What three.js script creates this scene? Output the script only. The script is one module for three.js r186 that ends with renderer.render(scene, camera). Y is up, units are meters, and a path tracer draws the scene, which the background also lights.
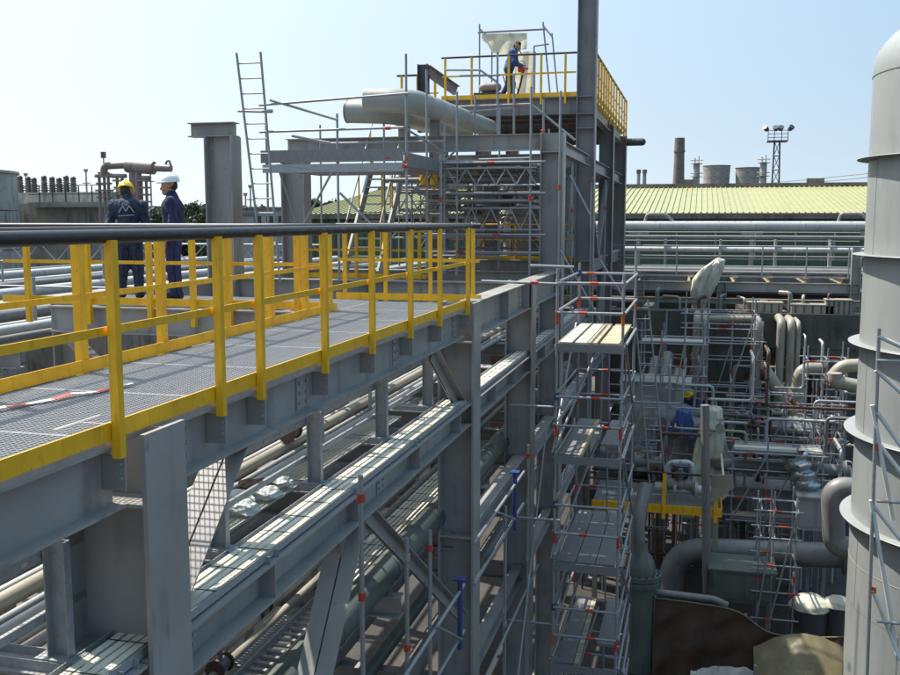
import * as THREE from 'three';
import { mergeGeometries } from 'three/addons/utils/BufferGeometryUtils.js';
import { MarchingCubes } from 'three/addons/objects/MarchingCubes.js';
import { ImprovedNoise } from 'three/addons/math/ImprovedNoise.js';

/* ------------------------------------------------------------------ camera, sky, sun, exposure */
const E = 11;                                   // height of the eye above the yard; below, y is given relative to the eye
const FPX = 965, PITCH = Math.atan(118 / FPX), YAW = Math.atan(250 / Math.hypot(FPX, 118));
const scene = new THREE.Scene();
const camera = new THREE.PerspectiveCamera(2 * Math.atan(337.5 / FPX) * 180 / Math.PI, 4 / 3, 0.1, 3000);
camera.position.set(0, E, 0);
camera.rotation.order = 'YXZ';
camera.rotation.set(-PITCH, YAW, 0);
scene.add(camera);
const renderer = new THREE.WebGLRenderer({ antialias: true });
renderer.toneMapping = THREE.LinearToneMapping;
renderer.toneMappingExposure = 1.85;
renderer.shadowMap.enabled = true;

const sunDir = new THREE.Vector3(-0.68, 1.11, -0.25).normalize();
{
  const W = 512, H = 256, d = new Float32Array(W * H * 4);
  const v = new THREE.Vector3();
  const mix = (a, b, t) => a + (b - a) * t;
  for (let j = 0; j < H; j++) for (let i = 0; i < W; i++) {
    const th = (j + 0.5) / H * Math.PI - Math.PI / 2, ph = ((i + 0.5) / W - 0.5) * 2 * Math.PI;
    v.set(Math.cos(th) * Math.cos(ph), Math.sin(th), Math.cos(th) * Math.sin(ph));
    const el = Math.max(0, v.y), c = v.dot(sunDir), az = (v.x * sunDir.x + v.z * sunDir.z) / (Math.hypot(v.x, v.z) * Math.hypot(sunDir.x, sunDir.z) + 1e-6);
    const t = Math.pow(el, 0.55), k = (j * W + i) * 4;
    let r = mix(0.40, 0.09, t), g = mix(0.485, 0.365, t), b = mix(0.55, 0.70, t);
    const glow = 1.1 * Math.pow(Math.max(0, (c + 0.25) / 1.25), 2.7) + 0.55 * Math.pow(Math.max(0, c), 18);
    const hz = 0.22 * Math.exp(-el * 7) * (0.5 + 0.5 * az);
    r += glow + hz; g += glow * 0.9 + hz; b += glow * 0.72 + hz * 0.9;
    if (v.y < 0) { const q = Math.min(1, -v.y * 8); r = mix(r, 0.16, q); g = mix(g, 0.155, q); b = mix(b, 0.15, q); }
    d[k] = r * 0.7; d[k + 1] = g * 0.7; d[k + 2] = b * 0.7; d[k + 3] = 1;
  }
  const sky = new THREE.DataTexture(d, W, H, THREE.RGBAFormat, THREE.FloatType);
  sky.mapping = THREE.EquirectangularReflectionMapping; sky.magFilter = THREE.LinearFilter; sky.minFilter = THREE.LinearFilter; sky.wrapS = THREE.RepeatWrapping; sky.needsUpdate = true;
  scene.background = sky; scene.environment = sky;
}
const sun = new THREE.DirectionalLight(new THREE.Color(1, 0.95, 0.86), 5);
sun.position.set(-4, E - 3, -22).addScaledVector(sunDir, 120);
sun.target.position.set(-4, E - 3, -22);
sun.castShadow = true; sun.shadow.mapSize.set(4096, 4096);
Object.assign(sun.shadow.camera, { left: -60, right: 60, top: 60, bottom: -60, near: 1, far: 300 });
scene.add(sun, sun.target);

/* ------------------------------------------------------------------ helpers */
let seed = 12345;
const rnd = () => { seed = (seed * 1664525 + 1013904223) >>> 0; return seed / 4294967296; };
const rr = (a, b) => a + (b - a) * rnd();
const V = (x, y, z) => new THREE.Vector3(x, y, z);
const noise = new ImprovedNoise();
// a photo pixel gives a direction; the distance comes from the plane that the thing touches
function ray(px, py) {
  const d = V((px - 450) / FPX, -(py - 337.5) / FPX, -1);
  d.applyAxisAngle(V(1, 0, 0), -PITCH); d.applyAxisAngle(V(0, 1, 0), YAW); return d;
}
function P(px, py, ax, v) { const d = ray(px, py); return d.multiplyScalar(v / d[ax]).toArray(); }
const PZ = (px, py, z) => P(px, py, 'z', z), PY = (px, py, y) => P(px, py, 'y', y), PX = (px, py, x) => P(px, py, 'x', x);

const nonIdx = g => (g.index ? g.toNonIndexed() : g);
function bx(x0, x1, y0, y1, z0, z1) {
  const g = new THREE.BoxGeometry(Math.abs(x1 - x0), Math.abs(y1 - y0), Math.abs(z1 - z0));
  g.translate((x0 + x1) / 2, (y0 + y1) / 2, (z0 + z1) / 2); return g;
}
function frame(p, q, up = [0, 1, 0]) {          // matrix: local z along p->q, local y near "up", origin in the middle
  const a = V(...p), b = V(...q), z = b.clone().sub(a).normalize();
  let u = V(...up); if (Math.abs(u.dot(z)) > 0.98) u = V(1, 0, 0);
  const x = u.clone().cross(z).normalize(), y = z.clone().cross(x);
  const m = new THREE.Matrix4().makeBasis(x, y, z); m.setPosition(a.add(b).multiplyScalar(0.5)); return m;
}
const dist = (p, q) => Math.hypot(p[0] - q[0], p[1] - q[1], p[2] - q[2]);
function bar(p, q, w, h, up) { const g = new THREE.BoxGeometry(w, h, dist(p, q)); g.applyMatrix4(frame(p, q, up)); return g; }
function cyl(p, q, r, r2 = r, seg = 8, open = false) {   // r at p, r2 at q
  const g = new THREE.CylinderGeometry(r2, r, dist(p, q), seg, 1, open); g.rotateX(Math.PI / 2); g.applyMatrix4(frame(p, q)); return g;
}
function hsec(p, q, h, b, tf = 0.02, tw = 0.014, up) {   // I-section: [web, flange, flange]
  const L = dist(p, q), m = frame(p, q, up), out = [];
  const w = new THREE.BoxGeometry(tw, h - 2 * tf, L); w.applyMatrix4(m); out.push(w);
  for (const s of [1, -1]) { const f = new THREE.BoxGeometry(b, tf, L); f.translate(0, s * (h - tf) / 2, 0); f.applyMatrix4(m); out.push(f); }
  return out;
}
function pipeGeo(pts, r, bend = r * 2.5, seg = 12) {
  if (pts.length === 2) return cyl(pts[0], pts[1], r, r, seg);
  const path = new THREE.CurvePath(), v = pts.map(p => V(...p)); let cur = v[0].clone(); const knots = [];
  for (let i = 1; i < v.length; i++) {
    if (i === v.length - 1) { knots.push([cur.clone(), v[i].clone()]); break; }
    const a = v[i - 1].clone().sub(v[i]).normalize(), b = v[i + 1].clone().sub(v[i]).normalize();
    const bd = Math.min(bend, v[i].distanceTo(v[i - 1]) * 0.48, v[i].distanceTo(v[i + 1]) * 0.48);
    const s = v[i].clone().addScaledVector(a, bd), e = v[i].clone().addScaledVector(b, bd);
    knots.push([cur.clone(), s]); knots.push([s, v[i].clone(), e]); cur = e;
  }
  const gs = [];
  for (const k of knots) {
    if (k.length === 2) { if (k[0].distanceTo(k[1]) > 1e-4) gs.push(cyl(k[0].toArray(), k[1].toArray(), r, r, seg)); }
    else gs.push(new THREE.TubeGeometry(new THREE.QuadraticBezierCurve3(k[0], k[1], k[2]), 8, r, seg, false));
  }
  return gs;
}
function metreUV(g) {
  const p = g.attributes.position, n = g.attributes.normal, uv = new Float32Array(p.count * 2);
  for (let i = 0; i < p.count; i++) {
    const ax = Math.abs(n.getX(i)), ay = Math.abs(n.getY(i)), az = Math.abs(n.getZ(i));
    let u, w;
    if (ay >= ax && ay >= az) { u = p.getX(i); w = p.getZ(i); } else if (ax >= az) { u = p.getZ(i); w = p.getY(i); } else { u = p.getX(i); w = p.getY(i); }
    uv[2 * i] = u; uv[2 * i + 1] = w;
  }
  g.setAttribute('uv', new THREE.BufferAttribute(uv, 2)); return g;
}
function build(geos, keepUV) {
  const list = [geos].flat(9).map(nonIdx);
  for (const g of list) { for (const k of Object.keys(g.attributes)) if (!['position', 'normal', 'uv', 'color'].includes(k)) g.deleteAttribute(k); g.morphAttributes = {}; }
  const g = list.length > 1 ? mergeGeometries(list, false) : list[0];
  return keepUV ? g : metreUV(g);
}
const used = {};
const numbered = n => { used[n] = (used[n] || 0) + 1; return used[n] === 1 ? n : `${n}_${String(used[n] - 1).padStart(3, '0')}`; };
class Thing {
  constructor(name, label, category, base, opt = {}) {
    this.g = new THREE.Group(); this.g.name = numbered(name); this.b = base;
    this.g.position.set(base[0], base[1] + E, base[2]);
    this.g.userData = opt.kind === 'structure' ? { kind: 'structure' } : { label, category };
    if (opt.group) this.g.userData.group = opt.group;
    scene.add(this.g);
  }
  part(name, geos, mat, parent, opt = {}) {
    const g = build(geos, opt.keepUV); g.translate(-this.b[0], -this.b[1], -this.b[2]);
    const m = new THREE.Mesh(g, mat); m.name = name; m.castShadow = m.receiveShadow = true;
    if (opt.label) m.userData.label = opt.label;
    if (opt.kind) m.userData.kind = opt.kind;
    (parent || this.g).add(m); return m;
  }
}
function solo(name, label, category, geos, mat, base, opt = {}) {   // a thing that is one mesh
  const g = build(geos, opt.keepUV); g.translate(-base[0], -base[1], -base[2]);
  const m = new THREE.Mesh(g, mat); m.name = numbered(name); m.castShadow = m.receiveShadow = true;
  m.position.set(base[0], base[1] + E, base[2]);
  m.userData = opt.kind === 'structure' ? { kind: 'structure' } : { label, category };
  if (opt.kind === 'stuff') m.userData.kind = 'stuff';
  if (opt.group) m.userData.group = opt.group;
  scene.add(m); return m;
}

/* ------------------------------------------------------------------ materials */
function tileNoise(N, oct, per0, sx = 1, sy = 1, s0 = 0) {       // tileable value noise, 0..1
  const out = new Float32Array(N * N); let amp = 1, tot = 0, per = per0;
  for (let o = 0; o < oct; o++) {
    const pw = Math.max(1, Math.round(per * sx)), ph = Math.max(1, Math.round(per * sy)), lat = new Float32Array(pw * ph);
    let s = (s0 * 7919 + o * 104729 + 17) >>> 0;
    for (let i = 0; i < lat.length; i++) { s = (s * 1664525 + 1013904223) >>> 0; lat[i] = s / 4294967296; }
    const f = t => t * t * (3 - 2 * t);
    for (let y = 0; y < N; y++) for (let x = 0; x < N; x++) {
      const u = x / N * pw, w = y / N * ph, i = Math.floor(u), j = Math.floor(w), a = f(u - i), b = f(w - j);
      const i1 = (i + 1) % pw, j1 = (j + 1) % ph;
      out[y * N + x] += amp * ((lat[j * pw + i] * (1 - a) + lat[j * pw + i1] * a) * (1 - b) + (lat[j1 * pw + i] * (1 - a) + lat[j1 * pw + i1] * a) * b);
    }
    tot += amp; amp *= 0.55; per *= 2;
  }
  let lo = 9, hi = -9; for (const v of out) { lo = Math.min(lo, v); hi = Math.max(hi, v); }
  for (let i = 0; i < out.length; i++) out[i] = (out[i] - lo) / (hi - lo);
  return out;
}
function tex(N, fn, metres, srgb = true) {
  const d = new Uint8Array(N * N * 4);
  for (let i = 0; i < N * N; i++) { const c = fn(i); d[4 * i] = c[0] * 255; d[4 * i + 1] = c[1] * 255; d[4 * i + 2] = c[2] * 255; d[4 * i + 3] = 255; }
  const t = new THREE.DataTexture(d, N, N); t.wrapS = t.wrapT = THREE.RepeatWrapping; t.magFilter = THREE.LinearFilter; t.minFilter = THREE.LinearMipmapLinearFilter; t.generateMipmaps = true;
  if (srgb) t.colorSpace = THREE.SRGBColorSpace; t.repeat.set(1 / metres, 1 / metres); t.needsUpdate = true; return t;
}
const N = 256, cl = (v, a = 0, b = 1) => Math.min(b, Math.max(a, v));
const nA = tileNoise(N, 5, 4, 1, 1, 1), nB = tileNoise(N, 4, 16, 1, 1, 2), nV = tileNoise(N, 4, 3, 6, 1, 3), nW = tileNoise(N, 4, 2, 1, 14, 4);
const tPaint = tex(N, i => { const v = 0.86 + 0.14 * nA[i] - 0.2 * cl((nV[i] - 0.6) * 4) * nB[i] - 0.3 * cl((nA[i] * nB[i] - 0.62) * 8); return [v, v * 0.995, v * 0.985]; }, 2.3);
const tSoft = tex(N, i => { const v = 0.93 + 0.07 * nA[i] - 0.05 * cl((nV[i] - 0.6) * 3); return [v, v, v * 0.985]; }, 3.7);
const tGalv = tex(N, i => { const v = 0.87 + 0.13 * nB[i]; return [v, v, v]; }, 0.5);
const tYel = tex(N, i => { const v = 0.9 + 0.1 * nA[i], k = cl((nB[i] - 0.84) * 9), q = 0.16 * cl((nV[i] - 0.55) * 3) * nB[i]; return [v - 0.3 * k - q, v - 0.36 * k - q, v - q]; }, 0.8);
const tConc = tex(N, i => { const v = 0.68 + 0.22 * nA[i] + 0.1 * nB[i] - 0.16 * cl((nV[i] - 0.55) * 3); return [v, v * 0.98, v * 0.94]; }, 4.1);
const tGround = tex(N, i => { const v = 0.5 + 0.3 * nA[i] + 0.2 * nB[i]; return [v, v * 0.96, v * 0.9]; }, 6.3);
const tWood = tex(N, i => { const v = 0.72 + 0.28 * nW[i]; return [v, v * 0.97, v * 0.9]; }, 0.9);
const tCloth = tex(N, i => { const v = 0.8 + 0.2 * nA[i]; return [v, v, v * 0.98]; }, 1.1);
const tRough = tex(N, i => { const v = 0.55 + 0.45 * nB[i]; return [v, v, v]; }, 0.9, false);
const M = {};
function mat(name, rgb, rough, map, o = {}) { const c = new THREE.Color(); c.setRGB(...rgb); return (M[name] = new THREE.MeshStandardMaterial({ color: c, roughness: rough, map: map || null, roughnessMap: o.rm === false ? null : tRough, metalness: 0, ...o.p })); }
mat('steel', [0.325, 0.308, 0.296], 0.55, tPaint);
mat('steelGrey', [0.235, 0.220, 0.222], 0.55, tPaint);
mat('steelDark', [0.067, 0.068, 0.078], 0.7, tPaint);
mat('galv', [0.374, 0.383, 0.391], 0.62, tGalv, { p: { metalness: 0.35 } });
mat('tube', [0.30, 0.30, 0.312], 0.55, tGalv, { p: { metalness: 0.3 } });
mat('grate', [0.45, 0.455, 0.465], 0.6, tGalv, { p: { metalness: 0.15 } });
mat('yellow', [0.84, 0.445, 0.006], 0.62, tYel);
mat('black', [0.012, 0.010, 0.012], 0.65, null);
mat('plank', [0.47, 0.425, 0.33], 0.85, tWood);
mat('plankPale', [0.62, 0.60, 0.55], 0.8, tWood);
mat('deckSteel', [0.225, 0.216, 0.212], 0.65, tGalv, { p: { metalness: 0.25 } });
mat('red', [0.414, 0.037, 0.018], 0.6, null);
mat('orange', [0.459, 0.089, 0.015], 0.6, null);
mat('blue', [0.02, 0.04, 0.15], 0.6, null);
mat('cable', [0.74, 0.70, 0.60], 0.7, tCloth);
mat('insul', [0.275, 0.285, 0.265], 0.6, tSoft);
mat('vessel', [0.25, 0.26, 0.262], 0.55, tSoft);
mat('pipeGrey', [0.185, 0.178, 0.176], 0.6, tPaint);
mat('pipeWhite', [0.459, 0.459, 0.451], 0.55, tPaint);
mat('pipeGreen', [0.111, 0.130, 0.115], 0.6, tPaint);
mat('pipeCream', [0.311, 0.285, 0.229], 0.65, tPaint);
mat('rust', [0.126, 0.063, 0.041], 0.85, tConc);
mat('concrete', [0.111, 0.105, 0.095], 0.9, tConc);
mat('concretePale', [0.44, 0.43, 0.40], 0.9, tConc);
mat('paving', [0.062, 0.056, 0.051], 0.95, tGround);
mat('ground', [0.126, 0.115, 0.104], 0.95, tGround);
mat('roofGreen', [0.30, 0.295, 0.135], 0.6, tSoft);
mat('wallGreen', [0.075, 0.115, 0.068], 0.75, tPaint);
mat('brick', [0.225, 0.198, 0.19], 0.9, tConc);
mat('coolConc', [0.40, 0.385, 0.38], 0.9, tConc);
mat('tarpCream', [0.612, 0.578, 0.476], 0.85, tCloth);
mat('tarpWhite', [0.663, 0.663, 0.646], 0.85, tCloth);
mat('tarpBrown', [0.062, 0.03, 0.015], 0.8, tCloth);
mat('tarpOlive', [0.135, 0.112, 0.055], 0.8, tCloth);
mat('tarpBlue', [0.030, 0.074, 0.252], 0.7, tCloth);
mat('foil', [0.459, 0.466, 0.474], 0.35, tCloth, { p: { metalness: 0.7 } });
mat('leaf', [0.052, 0.078, 0.033], 0.85, null, { p: { side: THREE.DoubleSide } });
mat('leafDark', [0.030, 0.048, 0.030], 0.85, null, { p: { side: THREE.DoubleSide } });
mat('bark', [0.074, 0.056, 0.041], 0.95, tConc);
mat('shed', [0.47, 0.475, 0.48], 0.8, tConc);
mat('glass', [0.043, 0.051, 0.060], 0.15, null, { rm: false });
mat('helmetY', [0.722, 0.468, 0.009], 0.4, null, { rm: false });
mat('helmetW', [0.697, 0.697, 0.680], 0.4, null, { rm: false });
mat('helmetB', [0.022, 0.089, 0.333], 0.4, null, { rm: false });
mat('mark', [0.30, 0.32, 0.34], 0.8, null, { rm: false });
M.clothThin = new THREE.MeshPhysicalMaterial({ color: new THREE.Color().setRGB(0.75, 0.71, 0.58), roughness: 1, transmission: 0.5, thickness: 0, side: THREE.DoubleSide, map: tCloth });
M.figure = new THREE.MeshStandardMaterial({ vertexColors: true, roughness: 0.85, bumpMap: tex(N, i => { const v = nA[i]; return [v, v, v]; }, 0.5, false), bumpScale: 0.03 });

/* ------------------------------------------------------------------ ground */
const GY = -11;
{
  const g = new THREE.PlaneGeometry(4000, 4000); g.rotateX(-Math.PI / 2); g.translate(0, GY, -300);
  solo('ground', '', '', g, M.ground, [0, GY, 0], { kind: 'structure' });
  const c = []; for (const [x0, x1, z0, z1] of [[-11, 12, -34, 6], [-11, 14, -58, -34.006]]) c.push(bx(x0, x1, GY, GY + 0.06, z0, z1));
  solo('concrete_pavement', '', '', c, M.paving, [0, GY, -20], { kind: 'structure' });
}

/* ------------------------------------------------------------------ main pipe rack */
const XO = -2.98, XL = -9.12;                          // outer faces of the right-hand and left-hand column rows
const rack = new Thing('pipe_rack', 'long grey steel pipe rack of H-columns and beams carrying the grated walkway', 'pipe rack', [-6.2, GY, -13]);
function column(T, xo, zc, y0, y1, o = {}) {           // H-column, flanges face +x and -x
  const d = o.d || 0.6, b = o.b || 0.44, w = T.part('column', bx(xo - d + 0.03, xo - 0.03, y0, y1, zc - 0.011, zc + 0.011), M.steel);
  T.part('flange', bx(xo - 0.03, xo, y0, y1, zc - b / 2, zc + b / 2), M.steel, w);
  T.part('flange', bx(xo - d, xo - d + 0.03, y0, y1, zc - b / 2, zc + b / 2), M.steel, w);
  for (const y of o.stiff || []) T.part('stiffener_plate', [bx(xo - d + 0.03, xo - 0.03, y - 0.012, y + 0.012, zc + 0.011, zc + b / 2 - 0.005), bx(xo - d + 0.03, xo - 0.03, y - 0.012, y + 0.012, zc - b / 2 + 0.005, zc - 0.011)], M.steel, w);
  T.part('base_plate', bx(xo - d - 0.1, xo + 0.1, GY + 0.06, GY + 0.1, zc - b / 2 - 0.1, zc + b / 2 + 0.1), M.steel, w);
  return w;
}
function beam(T, p, q, h, b, o = {}) {
  const [w, f1, f2] = hsec(p, q, h, b, o.tf || 0.02, 0.014, o.up), m = T.part('beam', [w], o.mat || M.steel);
  T.part('flange', f1, o.mat || M.steel, m); T.part('flange', f2, o.mat || M.steel, m);
  if (o.stiff) for (const s of o.stiff) {               // plates between the flanges, at world z (beam along z) or x
    const alongZ = Math.abs(p[2] - q[2]) > Math.abs(p[0] - q[0]), c = (p[1] + q[1]) / 2, x = p[0], z = p[2];
    T.part('stiffener_plate', alongZ ? bx(x + 0.007, x + b / 2 - 0.004, c - h / 2 + 0.02, c + h / 2 - 0.02, s - 0.007, s + 0.007) : bx(s - 0.007, s + 0.007, c - h / 2 + 0.02, c + h / 2 - 0.02, z + 0.007, z + b / 2 - 0.004), o.mat || M.steel, m);
  }
  return m;
}
const colZ = [-4.93, -13.13, -18.0, -21.9];
column(rack, XO, colZ[0], GY + 0.1, -1.2, { stiff: [-1.62, -2.55, -2.87, -4.5] });
column(rack, XO, colZ[1], GY + 0.1, -1.15, { d: 0.52, stiff: [-1.7, -2.55, -2.87, -4.5] });
column(rack, XO, colZ[2], GY + 0.1, -1.15, { d: 0.52, stiff: [-1.67, -2.55, -2.87] });
column(rack, XO, colZ[3], GY + 0.1, 1.93, { d: 0.52, stiff: [1.5, -1.15, -1.67] });
column(rack, XL, colZ[0], GY + 0.1, -1.24); column(rack, XL, colZ[1], GY + 0.1, -1.24);
column(rack, XL + 0.06, colZ[2], GY + 0.1, 1.65); column(rack, XL - 0.05, colZ[3], GY + 0.1, 1.56);
// stub beam on top of the tall left-hand column
beam(rack, [-10.05, 1.79, -18.0], [-9.05, 1.79, -18.0], 0.28, 0.3);
const crossZ = [-6.45, -8.35, -10.35, -12.3, -14.6, -16.3, -19.6];
// upper edge beam beyond the walkway and walkway edge beams
beam(rack, [-3.16, -1.4, -13.36], [-3.16, -1.4, -21.68], 0.5, 0.3, { stiff: [-15.6, -17.6, -18.4] });
const nearPosts = [-1.0, -2.2, -3.4, -4.57, -5.75, -6.36, -7.61, -8.84, -10.13, -11.37, -12.85];
const wb = [[0.6, -4.7], [-5.16, -12.88]];
for (const [a, b] of wb) beam(rack, [-3.2, -1.43, a], [-3.2, -1.43, b], 0.38, 0.2);
beam(rack, [-4.56, -1.43, 0.6], [-4.56, -1.43, -12.0], 0.38, 0.2);
beam(rack, [-9.1, -1.43, -12.12], [-4.46, -1.43, -12.12], 0.38, 0.16); beam(rack, [-9.1, -1.43, -13.66], [-3.56, -1.43, -13.66], 0.38, 0.16);
for (const z of [-1.5, -3.2, -6.8, -8.6, -10.4]) beam(rack, [-4.45, -1.39, z], [-3.31, -1.39, z], 0.24, 0.12);
for (const x of [-5.6, -6.7, -7.8, -8.7]) beam(rack, [x, -1.39, -12.21], [x, -1.39, -13.57], 0.24, 0.12);
// longitudinal beams, levels B (-2.55) and C (-4.45), D (-6.7)
const seg = [[0.6, -4.7], [-5.16, -12.9], [-13.36, -17.77], [-18.23, -21.67], [-22.13, -28.1]];
seg.forEach(([a, b]) => {
  beam(rack, [-3.16, -2.7, a], [-3.16, -2.7, b], 0.3, 0.3, { stiff: crossZ.filter(z => z < a - 0.2 && z > b + 0.2) });
  beam(rack, [-9.4, -2.7, a], [-9.4, -2.7, b], 0.3, 0.26);
  beam(rack, [-9.4, -4.6, a], [-9.4, -4.6, b], 0.3, 0.26);
  if (a < -13) beam(rack, [-3.2, -4.62, a], [-3.2, -4.62, b], 0.3, 0.24);
});
beam(rack, [-5.6, -4.6, 0.6], [-5.6, -4.6, -28], 0.28, 0.2);
for (const z of [-2.5, -4.55, ...crossZ, -24, -26]) beam(rack, [-9.26, -2.68, z], [-3.31, -2.68, z], 0.26, 0.24, { mat: M.steel });
for (const z of [-3, -5.5, -7.9, -10.6, -13.13, -15.5, -18, -20, -21.9, -25]) beam(rack, [-9.26, -4.6, z], [-3.33, -4.6, z], 0.26, 0.2);
for (const z of [-4.93, -9, -13.13, -18, -21.9]) beam(rack, [-9.2, -6.85, z], [-3.56, -6.85, z], 0.3, 0.2);
beam(rack, [-3.25, -6.85, -5.2], [-3.25, -6.85, -28], 0.3, 0.2);
// cross beams at the top of the higher frames
beam(rack, [-9.66, 1.73, -21.9], [-3.53, 1.73, -21.9], 0.36, 0.3); beam(rack, [-3.2, 1.66, -22.15], [-3.2, 1.66, -28.1], 0.3, 0.24);
beam(rack, [-9.2, -1.4, -18], [-3.53, -1.4, -18], 0.44, 0.24); beam(rack, [-9.2, -1.4, -21.9], [-3.53, -1.4, -21.9], 0.44, 0.24);
beam(rack, [-9.44, -1.4, -13.4], [-9.44, -1.4, -21.7], 0.44, 0.24); beam(rack, [-6.3, -1.34, -13.78], [-6.3, -1.34, -28], 0.3, 0.2);
// braces: two angles back to back with an open gap between them
function brace(p, q, w = 0.3) {
  const up = V(...q).sub(V(...p)).cross(V(1, 0, 0)).normalize(); if (up.y < 0) up.negate();
  const m = frame(p, q, up.toArray()), L = dist(p, q), gs = [];
  for (const s of [-1, 1]) {
    const a = new THREE.BoxGeometry(w / 2 - 0.008, 0.012, L); a.translate(s * (w / 4 + 0.004), 0, 0); a.applyMatrix4(m);
    const b = new THREE.BoxGeometry(0.012, 0.13, L); b.translate(s * 0.014, -0.071, 0); b.applyMatrix4(m); gs.push(a, b);
  }
  rack.part('brace', gs, M.steel);
}
brace([-3.26, -1.62, -6.25], [-3.26, -2.56, -5.2], 0.3); brace([-3.2, -1.62, -11.5], [-3.2, -2.5, -12.86], 0.22);
brace([-3.2, -2.86, -8.55], [-3.2, -7.0, -5.2], 0.34); brace([-3.16, -2.88, -8.9], [-3.16, -5.6, -12.9], 0.22);
// knee-bracing of the transverse frame seen under the far railing
rack.part('brace', [bar([-9.1, -1.66, -12.4], [-8.2, -2.5, -12.4], 0.16, 0.16), bar([-7.2, -1.66, -12.4], [-8.2, -2.5, -12.4], 0.16, 0.16)], M.steel);
rack.part('gusset_plate', bx(-8.6, -7.8, -2.55, -2.2, -12.41, -12.39), M.steel);
rack.part('gusset_plate', bx(-3.21, -3.19, -3.2, -2.85, -9.1, -8.3), M.steel);

/* ------------------------------------------------------------------ grated walkway */
function gratePanel(x0, x1, z0, z1, top, pitch = 0.034, along = 'x') {
  const gs = [], h = 0.016;
  // edge bars, bearing bars and cross rods
  gs.push(bx(x0, x1, top - h, top + 0.002, z0, z0 + 0.009), bx(x0, x1, top - h, top + 0.002, z1 - 0.009, z1), bx(x0, x0 + 0.006, top - h, top + 0.001, z0, z1), bx(x1 - 0.006, x1, top - h, top + 0.001, z0, z1));
  if (along === 'x') {
    for (let z = z0 + pitch; z < z1 - 0.01; z += pitch) gs.push(bx(x0, x1, top - h, top, z - 0.0017, z + 0.0017));
    for (let x = x0 + pitch; x < x1 - 0.01; x += pitch * 1.1) gs.push(bx(x - 0.0018, x + 0.0018, top - 0.007, top - 0.001, z0, z1));
  } else {
    for (let x = x0 + pitch; x < x1 - 0.01; x += pitch) gs.push(bx(x - 0.0017, x + 0.0017, top - h, top, z0, z1));
    for (let z = z0 + pitch; z < z1 - 0.01; z += pitch * 1.1) gs.push(bx(x0, x1, top - 0.012, top - 0.001, z - 0.0022, z + 0.0022));
  }
  return gs;
}
const walk = new Thing('walkway', 'galvanised open-grid grating walkway along the top of the pipe rack', 'walkway', [-3.9, -1.24, -6]);
for (let z = 0.5; z > -13; z -= 1.272) walk.part('grating_panel', gratePanel(-4.62, -3.11, z - 1.262, z, -1.2), M.grate);
for (let x = -4.64; x > -9.2; x -= 1.29) walk.part('grating_panel', gratePanel(x - 1.28, x, -13.7, -12.1, -1.2, 0.034, 'z'), M.grate);
walk.part('toe_strip', [bx(-3.105, -3.1, -1.24, -1.198, 0.5, -13.48)], M.galv);
for (const z of nearPosts) {                           // bracket plates that carry the railing posts
  const p = walk.part('bracket_plate', bx(-3.19, -3.045, -1.5, -1.3, z - 0.05, z - 0.038), M.steel);
  for (const y of [-1.35, -1.43]) walk.part('bolt', cyl([-3.07, y, z - 0.038], [-3.07, y, z - 0.02], 0.014, 0.014, 6), M.galv, p);
}
// a torn strip of red and white barrier tape on the grating
{
  const t = new Thing('barrier_tape', 'torn strip of red and white barrier tape lying on the grating walkway', 'tape', [-4.05, -1.197, -5.3]);
  const pts = [[-4.42, -4.95], [-4.3, -5.0], [-4.22, -5.12], [-4.2, -5.3], [-4.12, -5.45], [-4.1, -5.62], [-4.02, -5.8], [-4.0, -5.98], [-3.95, -6.1]];
  for (let i = 0; i < pts.length - 1; i++) {
    const [a, b] = [pts[i], pts[i + 1]], g = bar([a[0], -1.19 + 0.008 * (i % 3), a[1]], [b[0], -1.19 + 0.008 * ((i + 1) % 3), b[1]], 0.06, 0.002);
    t.part('tape_segment', g, i % 2 ? M.tarpWhite : M.red, null, { label: i % 2 ? 'white stretch of tape' : 'red stretch of tape' });
  }
}

/* ------------------------------------------------------------------ railings */
function railing(label, p, q, posts, o) {              // posts: distances from p along p->q
  const L = dist(p, q), d = [(q[0] - p[0]) / L, (q[1] - p[1]) / L, (q[2] - p[2]) / L], at = (s, y, off = 0) => [p[0] + d[0] * s - d[2] * off, p[1] + y, p[2] + d[2] * s + d[0] * off];
  const T = new Thing(o.name || 'guard_railing', label, 'railing', [(p[0] + q[0]) / 2, p[1], (p[2] + q[2]) / 2]);
  const H = o.h || 1.11, mt = o.mat || M.yellow, ps = o.ps || 0.05;
  T.part('handrail', cyl(at(-0.02, H), at(L + 0.02, H), o.hr || 0.038, o.hr || 0.038, 12), o.hmat || M.black);
  for (const [y, hh] of o.rails || [[0.6, 0.048]]) T.part('mid_rail', o.round ? cyl(at(0, y), at(L, y), o.round, o.round, 6) : bar(at(0, y, -0.012), at(L, y, -0.012), 0.008, hh), mt);
  if (o.toe !== 0) T.part('toe_board', bar(at(-0.03, 0.052), at(L + 0.03, 0.052), 0.008, o.toe || 0.1), mt);
  const off = o.off === undefined ? 0.03 : o.off;
  for (const s of posts) {
    const a = at(s, -(o.drop || 0), off), b = at(s, H - 0.02, off);
    if (o.angle) T.part('post', [bar(a, b, ps, 0.008, [d[2], 0, -d[0]]).translate(0, 0, 0), bar(at(s + ps / 2, -(o.drop || 0), off - ps / 2), at(s + ps / 2, H - 0.02, off - ps / 2), 0.008, ps, [d[2], 0, -d[0]])], mt);
    else T.part('post', bar(a, b, ps, ps * (o.pa || 1), [d[2], 0, -d[0]]), mt);
  }
  return T;
}
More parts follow.
